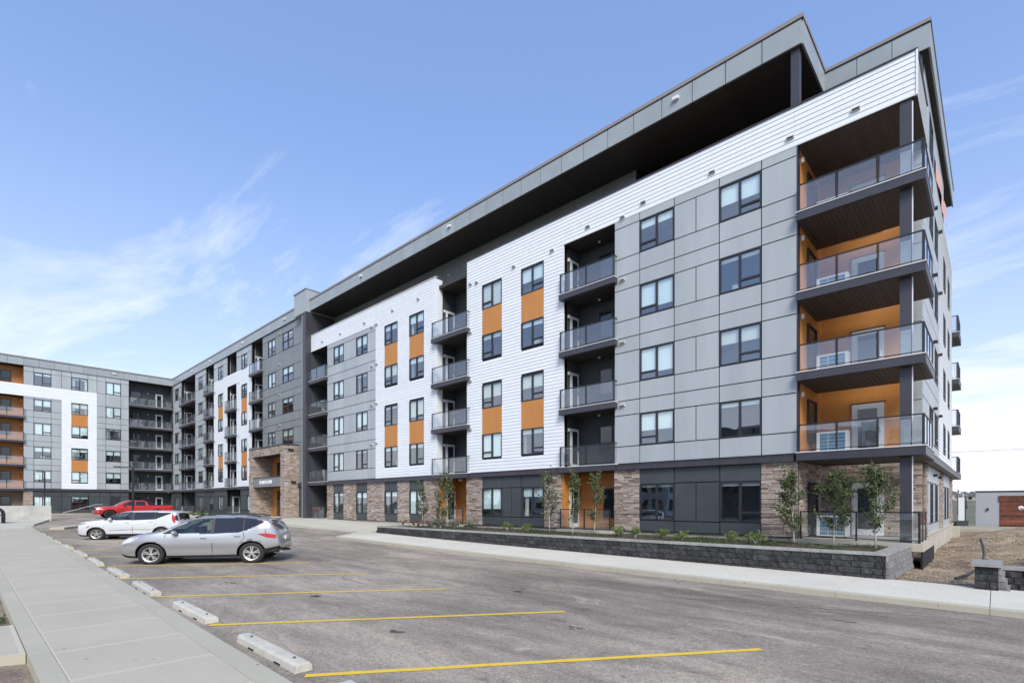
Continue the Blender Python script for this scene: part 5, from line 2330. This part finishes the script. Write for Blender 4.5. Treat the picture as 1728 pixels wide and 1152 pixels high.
    def seam(s, parent, pts, sg, w=.008):
        mb = MB()
        for i, (x, z) in enumerate(pts):
            for dw in (-w, w):
                vert = abs(pts[-1][1] - pts[0][1]) > abs(pts[-1][0] - pts[0][0])
                xx, zz = (x + dw, z) if vert else (x, z + dw)
                mb.v.append(s.S(xx, sg * (s.side(xx, zz) + .003), zz))
        for i in range(len(pts) - 1):
            mb.f.append((2 * i, 2 * i + 1, 2 * i + 3, 2 * i + 2))
        mb.build('door_seam', 'trim_black', parent)


def wheel_parts(parent, loc, r, wid, rim_r, m_rim, sg, spokes, sx, sz):
    t = MB()
    prof = [(rim_r, -wid * .42), (rim_r + (r - rim_r) * .35, -wid * .5), (r * .95, -wid * .48), (r, -wid * .34), (r, wid * .34), (r * .95, wid * .48), (rim_r + (r - rim_r) * .35, wid * .5), (rim_r, wid * .42)]
    n = 36
    for k in range(n):
        a = 2 * math.pi * k / n
        for (q, y) in prof:
            t.v.append((math.cos(a) * q * sx, y, math.sin(a) * q * sz))
    p = len(prof)
    for k in range(n):
        k2 = (k + 1) % n
        for j in range(p - 1):
            t.f.append((k * p + j, k * p + j + 1, k2 * p + j + 1, k2 * p + j))
    o = t.build('wheel', 'tyre', parent, loc, smooth=True)
    y = sg * wid * .36
    dsc = MB()
    dsc.poly([(math.cos(2 * math.pi * k / n) * rim_r * sx, y - sg * .05, math.sin(2 * math.pi * k / n) * rim_r * sz) for k in range(n)])
    dsc.build('wheel_dish', 'rim_black', o)
    rm = MB()
    for k in range(n):
        a0, a1 = 2 * math.pi * k / n, 2 * math.pi * (k + 1) / n
        P = lambda a, q, yy: (math.cos(a) * q * sx, yy, math.sin(a) * q * sz)
        rm.poly([P(a0, rim_r, y + sg * .012), P(a1, rim_r, y + sg * .012), P(a1, rim_r * .88, y), P(a0, rim_r * .88, y)])
        rm.poly([P(a0, rim_r * .88, y), P(a1, rim_r * .88, y), P(a1, rim_r * .86, y - sg * .05), P(a0, rim_r * .86, y - sg * .05)])
        if k % 2 == 0:
            rm.poly([P(a0, .055, y + sg * .005), P(2 * math.pi * (k + 2) / n, .055, y + sg * .005), (0, y + sg * .012, 0)])
    for k in range(spokes):
        a = 2 * math.pi * (k // 2) / (spokes / 2) + (.17 if k % 2 else -.17) + .3
        da0, da1 = .34, .085
        q = [(math.cos(a - da0) * .05 * sx, y, math.sin(a - da0) * .05 * sz), (math.cos(a - da1) * rim_r * .9 * sx, y, math.sin(a - da1) * rim_r * .9 * sz),
             (math.cos(a + da1) * rim_r * .9 * sx, y, math.sin(a + da1) * rim_r * .9 * sz), (math.cos(a + da0) * .05 * sx, y, math.sin(a + da0) * .05 * sz)]
        rm.poly(q)
        for u, v in ((q[0], q[1]), (q[2], q[3])):
            rm.poly([u, v, (v[0], v[1] - sg * .04, v[2]), (u[0], u[1] - sg * .04, u[2])])
    rm.build('rim', m_rim, o)


def make_car(name, label, loc, heading, sp, paint, k, rim='rim_alloy', spokes=10):
    kx, ky, kz = k
    root = empty(name, loc, heading)
    tag(root, label, sp['cat'])
    c = Car(sp, kx, ky, kz)
    c.body(paint, root)
    for wx in sp['wheels']:
        for sg in (1, -1):
            x, _, z = c.S(wx, 0, sp['wz'])
            wheel_parts(root, (x, sg * (sp['track'] * ky), z), sp['wr'], .21, sp['rim'], rim, sg, spokes, kx, kz)
    for sg in (1, -1):
        for nm, m, t_, b_ in sp['side']:
            c.patch(root, nm, m, t_, b_, sg)
        for pts in sp['seams']:
            c.seam(root, pts, sg)
        for (x, z) in sp['handles']:
            y = c.side(x, z)
            a = c.S(x - .09, sg * y, z - .012)
            b = c.S(x + .09, sg * (y + .03), z + .014)
            cbox(root, 'door_handle', min(a[0], b[0]), max(a[0], b[0]), min(a[1], b[1]), max(a[1], b[1]), a[2], b[2], sp.get('handle_m', paint))
        mx, mz = sp['mirror']
        y = c.side(mx, mz)
        mo = MB()
        for i in range(7):
            for j in range(8):
                a, b = math.pi * i / 6, 2 * math.pi * j / 8
                mo.v.append((math.sin(a) * math.cos(b) * .09, math.cos(a) * .11, math.sin(a) * math.sin(b) * .075))
        for i in range(6):
            for j in range(8):
                j2 = (j + 1) % 8
                mo.f.append((i * 8 + j, i * 8 + j2, (i + 1) * 8 + j2, (i + 1) * 8 + j))
        px = c.S(mx, sg * (y + .12), mz)
        mo.build('mirror', sp.get('mirror_m', paint), root, px, smooth=True)
    for nm, m, x0, x1, fr in sp['tops']:
        c.top_patch(root, nm, m, x0, x1, fr)
    # dark cabin seen through the glass
    cab = MB()
    x0, x1 = sp['cabin']
    for x in (x0 + .55, x0 + 1.45):
        for sg in (1, -1):
            a, b = c.S(x, sg * .32, .8), c.S(x + .16, sg * .32, 1.25)
            cab.box(a[0], b[0], a[1] - .22, a[1] + .22, a[2], b[2])
    cab.build('seat', 'seat', root)
    a, b = c.S(x0 - .1, -.66, .45), c.S(x1, .66, .92)
    MB().box(a[0], b[0], a[1], b[1], a[2], b[2]).build('cabin_floor', 'trim_black', root)
    a, b = c.S(x0 - .05, -.62, .9), c.S(x0 + .25, .62, 1.0)
    MB().box(a[0], b[0], a[1], b[1], a[2], b[2]).build('dashboard', 'trim_black', root)
    ws = MB()
    q = c.S(x0 + .42, .34, 1.02)
    ws.tube([(q[0] + .05 * math.cos(t), q[1] + .17 * math.cos(t), q[2] + .17 * math.sin(t)) for t in [2 * math.pi * k / 14 for k in range(15)]], .016, 6)
    ws.build('steering_wheel', 'trim_black', root)
    return root, c


# silver crossover
SUV = dict(cat='car', L=4.79, x0=0, zm=.68, tumble=.34, wheels=(.95, 3.78), arch=.43, wz=.36, wr=.365, rim=.245, track=.80, clad=.05,
           top=[(0, .58), (.05, .78), (.20, .93), (.55, 1.05), (1.12, 1.14), (1.5, 1.34), (2.05, 1.60), (2.5, 1.665), (3.2, 1.67), (3.9, 1.61), (4.3, 1.54), (4.42, 1.44), (4.66, 1.10), (4.74, .95), (4.79, .62)],
           belt=[(0, .60), (.3, .82), (1.0, 1.0), (1.6, 1.02), (3.0, 1.06), (3.7, 1.16), (4.3, 1.30), (4.55, 1.18), (4.79, .6)],
           hw=[(0, .58), (.08, .74), (.3, .86), (.8, .93), (1.6, .92), (3.2, .935), (4.0, .94), (4.45, .89), (4.7, .80), (4.79, .68)],
           bot=[(0, .42), (.2, .28), (.6, .24), (1.4, .24), (3.3, .25), (4.2, .30), (4.6, .40), (4.79, .50)],
           side=[('front_window', 'car_glass', [(1.36, 1.075), (1.75, 1.32), (2.1, 1.50), (2.62, 1.57)], [(1.36, 1.06), (2.62, 1.05)]),
                 ('rear_window', 'tint_glass', [(2.70, 1.575), (3.3, 1.575), (3.52, 1.56)], [(2.70, 1.06), (3.4, 1.08), (3.52, 1.12)]),
                 ('window_pillar', 'trim_black', [(2.62, 1.57), (2.70, 1.575)], [(2.62, 1.05), (2.70, 1.06)]),
                 ('quarter_window', 'tint_glass', [(3.56, 1.555), (3.9, 1.52), (4.18, 1.45)], [(3.56, 1.13), (3.9, 1.30), (4.18, 1.43)]),
                 ('head_light', 'lamp_clear', [(.14, .80), (.35, .92), (.62, .94)], [(.14, .72), (.4, .78), (.62, .92)]),
                 ('turn_signal', 'lamp_amber', [(.42, .90), (.55, .92)], [(.42, .86), (.55, .89)]),
                 ('tail_light', 'lamp_red', [(4.02, 1.03), (4.3, 1.05), (4.62, .99)], [(4.02, 1.01), (4.3, .90), (4.62, .86)]),
                 ('sill', 'trim_black', [(1.36, .31), (3.35, .31)], [(1.36, .24), (3.35, .25)]),
                 ('rear_skirt', 'trim_black', [(4.2, .50), (4.74, .60)], [(4.2, .34), (4.74, .50)])],
           surround=([(1.26, 1.08), (1.72, 1.36), (2.08, 1.54), (2.62, 1.60), (3.5, 1.60), (3.9, 1.55), (4.26, 1.46)], [(1.26, 1.045), (2.62, 1.03), (3.4, 1.055), (3.56, 1.10), (3.9, 1.27), (4.26, 1.44)]),
           seams=[[(1.30, .34), (1.26, .6), (1.33, .95), (1.36, 1.05)], [(2.66, .34), (2.66, .7), (2.68, 1.05)], [(3.45, .70), (3.58, .9), (3.54, 1.10)],
                  [(4.3, .94), (4.26, 1.15), (4.18, 1.42)]],
           handles=[(2.42, .90), (3.38, .95)], handle_m='chrome', mirror=(1.62, 1.09),
           tops=[('windshield', 'car_glass', 1.18, 1.98, .90), ('rear_glass', 'tint_glass', 4.44, 4.63, .86)], cabin=(1.3, 4.0))
def squeeze(v):
    if isinstance(v, tuple) and len(v) == 2 and all(isinstance(q, (int, float)) for q in v):
        return (v[0] if v[0] < 3.78 else 3.78 + (v[0] - 3.78) * .84, v[1])
    if isinstance(v, (list, tuple)):
        return type(v)(squeeze(q) for q in v)
    return v


for key in ('top', 'belt', 'hw', 'bot', 'side', 'surround', 'seams', 'handles'):
    SUV[key] = squeeze(SUV[key])
SUV['L'] = 3.78 + 1.01 * .84
SUV['tops'] = [('windshield', 'car_glass', 1.18, 1.98, .90), ('rear_glass', 'tint_glass', 4.335, 4.495, .86)]
kk = (2.99 / 2.83, 1.06, .945)
ax = Vector((-16.26 + 18.03, -14.40 + 16.81, 0)).normalized()
perp = Vector((-ax.y, ax.x, 0))
org = Vector((-18.03, -16.81, 0)) - ax * (.95 * kk[0]) + perp * (.80 * 1.06 + .06)
org.z = lot(-17.1, -15.6) - .012
suv, cs = make_car('silver_suv', 'silver crossover SUV with roof rails parked between yellow stall lines', org, math.atan2(ax.y, ax.x), SUV, 'car_silver', kk)
for sg in (1, -1):
    rr = MB().tube([cs.S(2.05, sg * .52, 1.60), cs.S(2.35, sg * .54, 1.685), cs.S(3.0, sg * .55, 1.71), cs.S(3.7, sg * .54, 1.69), cs.S(3.96, sg * .53, 1.62)], .022, 8)
    rr.build('roof_rail', 'trim_black', suv, smooth=True)
a, b = cs.S(4.22, -.46, 1.515), cs.S(4.40, .46, 1.545)
cbox(suv, 'spoiler', a[0], b[0], a[1], b[1], a[2], b[2], 'car_silver')
a, b = cs.S(4.38, -.14, 1.50), cs.S(4.41, .14, 1.525)
cbox(suv, 'brake_light', a[0], b[0], a[1], b[1], a[2], b[2], 'lamp_red')
a, b = cs.S(4.60, -.20, .80), cs.S(4.635, .20, .93)
cbox(suv, 'licence_plate', a[0], b[0], a[1], b[1], a[2], b[2], 'plate')
for y in (-.55, .5):
    MB().tube([cs.S(4.35, y, .36), cs.S(4.62, y, .36)], .04, 10).build('tail_pipe', 'chrome', suv)

# white boxy hatchback
BOX = dict(cat='car', L=4.2, x0=0, zm=.66, tumble=.26, wheels=(.83, 3.43), arch=.385, wz=.325, wr=.33, rim=.222, track=.76, clad=.08,
           top=[(0, .62), (.04, .86), (.14, .98), (.6, 1.06), (1.0, 1.11), (1.3, 1.28), (1.7, 1.50), (2.0, 1.57), (2.8, 1.60), (3.5, 1.59), (3.95, 1.54), (4.06, 1.42), (4.13, 1.05), (4.18, .9), (4.2, .55)],
           belt=[(0, .62), (.3, .86), (.9, 1.0), (1.5, 1.03), (2.8, 1.05), (3.3, 1.10), (3.7, 1.26), (4.0, 1.3), (4.2, .6)],
           hw=[(0, .60), (.08, .76), (.25, .85), (.7, .90), (2.0, .89), (3.4, .90), (3.9, .88), (4.12, .82), (4.2, .72)],
           bot=[(0, .36), (.2, .22), (.6, .20), (3.5, .20), (4.0, .28), (4.2, .38)],
           side=[('front_window', 'car_glass', [(1.18, 1.10), (1.55, 1.33), (1.85, 1.47), (2.22, 1.49)], [(1.18, 1.085), (2.22, 1.07)]),
                 ('window_pillar', 'trim_black', [(2.22, 1.49), (2.33, 1.49)], [(2.22, 1.07), (2.33, 1.07)]),
                 ('rear_window', 'tint_glass', [(2.33, 1.49), (3.15, 1.48)], [(2.33, 1.07), (3.15, 1.11)]),
                 ('quarter_window', 'tint_glass', [(3.19, 1.48), (3.82, 1.45)], [(3.19, 1.12), (3.5, 1.28), (3.82, 1.43)]),
                 ('head_light', 'tint_glass', [(.08, .87), (.42, .93)], [(.08, .83), (.42, .90)]),
                 ('side_marker', 'lamp_red', [(.46, .70), (.58, .78)], [(.46, .66), (.58, .74)]),
                 ('tail_light', 'lamp_red', [(3.86, 1.40), (3.93, 1.49), (4.0, 1.46)], [(3.86, 1.08), (3.93, .92), (4.0, .90)]),
                 ('rear_wrap', 'tint_glass', [(4.0, 1.46), (4.08, 1.36), (4.14, 1.1)], [(4.0, 1.05), (4.08, 1.03), (4.14, 1.02)]),
                 ('sill', 'trim_black', [(1.15, .33), (3.1, .33)], [(1.15, .2), (3.1, .2)])],
           surround=([(1.10, 1.10), (1.52, 1.36), (1.84, 1.50), (2.22, 1.52), (3.2, 1.51), (3.88, 1.47)], [(1.10, 1.07), (2.22, 1.05), (3.15, 1.09), (3.5, 1.26), (3.88, 1.45)]),
           seams=[[(1.16, .36), (1.14, .7), (1.2, 1.06)], [(2.26, .36), (2.26, .7), (2.27, 1.06)], [(3.06, .60), (3.2, .85), (3.22, 1.1)], [(1.3, .50), (2.2, .55), (3.0, .55)]],
           handles=[(2.05, .95), (3.0, .98)], mirror=(1.40, 1.12),
           tops=[('windshield', 'car_glass', 1.05, 1.82, .90), ('rear_glass', 'tint_glass', 4.05, 4.12, .84)], cabin=(1.1, 3.4))
kw = (2.92 / 2.6, 1.06, .935)
ax = Vector((-29.83 + 31.46, -13.82 + 16.24, 0)).normalized()
perp = Vector((-ax.y, ax.x, 0))
org = Vector((-31.46, -16.24, 0)) - ax * (.83 * kw[0]) + perp * (.76 * 1.06 + .06)
org.z = lot(-30.6, -15) - .012
make_car('white_hatchback', 'white boxy hatchback with tall red tail lamps parked beyond the silver car', org, math.atan2(ax.y, ax.x), BOX, 'car_white', kw)

# red pickup
TRK = dict(cat='pickup', L=5.82, x0=0, zm=.82, tumble=.30, wheels=(1.02, 4.60), arch=.50, wz=.41, wr=.42, rim=.27, track=.86, clad=.03,
           top=[(0, .78), (.04, 1.02), (.14, 1.14), (.6, 1.22), (1.45, 1.30), (1.75, 1.50), (2.2, 1.80), (2.5, 1.87), (3.4, 1.89), (3.72, 1.84), (3.86, 1.60), (3.90, 1.345), (4.0, 1.34), (5.74, 1.36), (5.80, 1.33), (5.82, 1.0)],
           belt=[(0, .80), (.3, 1.02), (1.4, 1.18), (2.0, 1.26), (3.8, 1.27), (3.95, 1.2), (5.8, 1.2), (5.82, .9)],
           hw=[(0, .80), (.06, .92), (.3, .98), (1.0, 1.0), (3.8, 1.0), (5.6, 1.0), (5.80, .98), (5.82, .94)],
           bot=[(0, .50), (.1, .42), (.6, .42), (1.6, .44), (4.0, .46), (5.3, .52), (5.82, .56)],
           side=[('front_window', 'car_glass', [(1.95, 1.38), (2.2, 1.60), (2.45, 1.74), (2.85, 1.77)], [(1.95, 1.30), (2.85, 1.30)]),
                 ('rear_window', 'tint_glass', [(2.93, 1.77), (3.55, 1.75), (3.66, 1.70)], [(2.93, 1.30), (3.66, 1.30)]),
                 ('head_light', 'lamp_clear', [(.05, 1.06), (.30, 1.04), (.55, .98)], [(.05, .92), (.3, .90), (.55, .94)]),
                 ('grille_wrap', 'trim_black', [(.01, 1.03), (.05, 1.07)], [(.01, .86), (.05, .88)]),
                 ('fog_light', 'lamp_clear', [(.16, .70), (.22, .70)], [(.16, .62), (.22, .62)]),
                 ('badge', 'trim_black', [(1.62, .98), (2.0, .98)], [(1.62, .93), (2.0, .93)]),
                 ('tail_light', 'lamp_red', [(5.68, 1.26), (5.78, 1.26)], [(5.68, .94), (5.78, .94)])],
           seams=[[(1.62, .5), (1.7, .9), (1.84, 1.28)], [(2.89, .5), (2.89, .9), (2.89, 1.28)], [(3.86, .5), (3.86, .9), (3.86, 1.28)]],
           handles=[(2.72, 1.16), (3.68, 1.16)], handle_m='trim_black', mirror=(2.05, 1.34), mirror_m='trim_black',
           tops=[('windshield', 'car_glass', 1.56, 2.25, .92), ('hood_vent', 'trim_black', .9, 1.1, .12)], cabin=(1.9, 3.6))
kt = (6.6 / 5.82, 1.08, .96)
tz = lot(-63.2, -9) - .01
tr, ct = make_car('red_pickup', 'bright red crew-cab pickup with black wheels parked across by the side wing', (-64.25, -11.75, tz), R(90), TRK, 'car_red', kt, 'rim_black', 10)
a, b = ct.S(-.02, -.62, .84), ct.S(.05, .62, 1.06)
cbox(tr, 'grille', a[0], b[0], a[1], b[1], a[2], b[2], 'trim_black')
a, b = ct.S(4.05, -.78, 1.335), ct.S(5.7, .78, 1.372)
cbox(tr, 'bed_cover', a[0], b[0], a[1], b[1], a[2], b[2], 'trim_black')

# ================================================================== BEYOND THE END OF THE BUILDING
gh = empty('garage', (.5, 35.3, -.72))
tag(gh, 'flat-roofed pale grey garage with brown wood-look door beyond the road', 'garage')
MB().box(0, 14, 0, 7, 0, 2.84).build('wall', 'garage_wall', gh)
MB().box(-.06, 14.1, -.06, 7.1, 2.84, 2.92).build('roof_edge', 'window_frame', gh)
gd = MB().box(0, 5.0, -.03, .02, 0, 2.5).build('garage_door', 'wood_door', gh, (1.42, 0, 0))
mat('wood_door_b', (.17, .055, .028), .5, var=.35, vscale=3, rnd=.4)
for i in range(10):
    cbox(gd, 'door_board', .02, 4.98, -.05, -.03, .02 + .2 * i, .02 + .2 * (i + 1) - .012, 'wood_door_b')
cbox(gd, 'door_header', -.05, 5.05, -.07, -.03, 2.06, 2.52, 'wood_door_b')
w_ = MB()
for k in range(16):
    a0, a1 = 2 * math.pi * k / 16, 2 * math.pi * (k + 1) / 16
    w_.poly([(math.cos(a0) * .16, 0, math.sin(a0) * .16), (math.cos(a1) * .16, 0, math.sin(a1) * .16), (0, -.03, 0)])
o = w_.build('door_ornament', 'white_trim', None, (3.12, 35.22, .85))
tag(o, 'small round white and red ornament hung on the garage door', 'ornament')
w2 = MB()
for k in range(10):
    a0, a1 = 2 * math.pi * k / 10, 2 * math.pi * (k + 1) / 10
    w2.poly([(math.cos(a0) * .07, 0, math.sin(a0) * .07), (math.cos(a1) * .07, 0, math.sin(a1) * .07), (0, -.02, 0)])
w2.build('red_dot', 'car_red', o, (.04, -.02, -.05))
MB().box(0, .1, -.12, 0, 0, .2).build('wall_light', 'black_metal', gh, (.68, 0, 1.35))
wp = empty('white_post', (-.55, 34.9, -.66))
tag(wp, 'white square post on a dark plinth beside the garage', 'post')
MB().box(0, .38, 0, .38, .45, 2.35).build('shaft', 'white_trim', wp)
MB().box(-.12, .6, -.12, .6, 0, .45).build('plinth', 'dark_panel', wp)
MB().box(.38, .46, .02, .36, .45, 2.4).build('edge_board', 'dark_panel', wp)
pf = empty('plank_fence', (-3.2, 35.1, -.7))
tag(pf, 'low brown plank fence left of the white post', 'fence')
for i in range(9):
    cbox(pf, 'plank', i * .29, i * .29 + .27, 0, .04, 0, .42, 'planks_brown')
for i, (x, y, h, m, lb) in enumerate(((-3.6, 111, 4.9, 'pole_wood', 'dark wooden utility pole beyond the brown plank fence'), (-3.6, 131, 4.3, 'concrete_wall', 'pale concrete utility pole with crossarm in the field'),
                                      (-4.0, 165, 4.4, 'pole_wood', 'slim far utility pole behind the pale concrete pole'))):
    o = empty('utility_pole', (x, y, far_ground(x, y)))
    tag(o, lb, 'utility pole')
    MB().tube([(0, 0, -.3), (0, 0, h)], [.16, .11], 10).build('shaft', m, o, smooth=True)
    MB().box(-.7, .7, -.05, .05, h - .5, h - .38).build('crossarm', m, o)
for i, (z0, z1, lb) in enumerate(((2.55, 2.45, 'lower overhead wire crossing above the garage roof'), (7.2, 7.3, 'upper overhead wire crossing above the garage roof'))):
    pts = [(-40 + 140 * k / 24, 60, z0 + (z1 - z0) * k / 24 + .25 * (2 * k / 24 - 1) ** 2) for k in range(25)]
    o = MB().tube(pts, .022, 5).build('overhead_wire', 'wire')
    tag(o, lb, 'wire')


def far_house(loc, w, d, h, m, label):
    o = empty('house', loc)
    tag(o, label, 'house')
    MB().box(0, w, 0, d, 0, h).build('wall', m, o)
    r = MB()
    r.poly([(-.4, -.4, h), (w + .4, -.4, h), (w / 2, d / 2, h + w * .34)]).poly([(w + .4, -.4, h), (w + .4, d + .4, h), (w / 2, d / 2, h + w * .34)])
    r.poly([(w + .4, d + .4, h), (-.4, d + .4, h), (w / 2, d / 2, h + w * .34)]).poly([(-.4, d + .4, h), (-.4, -.4, h), (w / 2, d / 2, h + w * .34)])
    r.build('roof', 'house_roof', o)
    for i in range(3):
        for z in (.9, 3.6):
            if z < h - 1:
                cbox(o, 'window', w * (.14 + .28 * i), w * (.14 + .28 * i) + 1.3, -.06, 0, z, z + 1.3, 'dark_glass')


for x, y, w, h, m, lb in ((-31, 560, 11, 5.5, 'house_white', 'white two-storey house on the far ridge beyond the fields'),
                          (-18, 570, 10, 5.5, 'house_tan', 'tan house on the far ridge beside the white one'),
                          (-14, 330, 8, 2.4, 'house_tan', 'low grey-roofed house at the foot of the field')):
    far_house((x, y, far_ground(x, y) - .5), w, 10, h, m, lb)
tl = MB()
rg = random.Random(77)
pts = []
for _ in range(520):
    x = rg.uniform(-120, 160)
    y = 600 + rg.uniform(-8, 60)
    z = far_ground(x, y)
    for _ in range(40):
        pts.append((x + rg.gauss(0, 3.4), y + rg.gauss(0, 2), z + 2.6 + rg.gauss(0, 1.6)))
leaf_cloud(tl, pts, 1.0, rg)
tag(kind(tl.build('tree_line', 'leaf_dark'), 'stuff'), 'far dark line of trees along the ridge', 'trees')
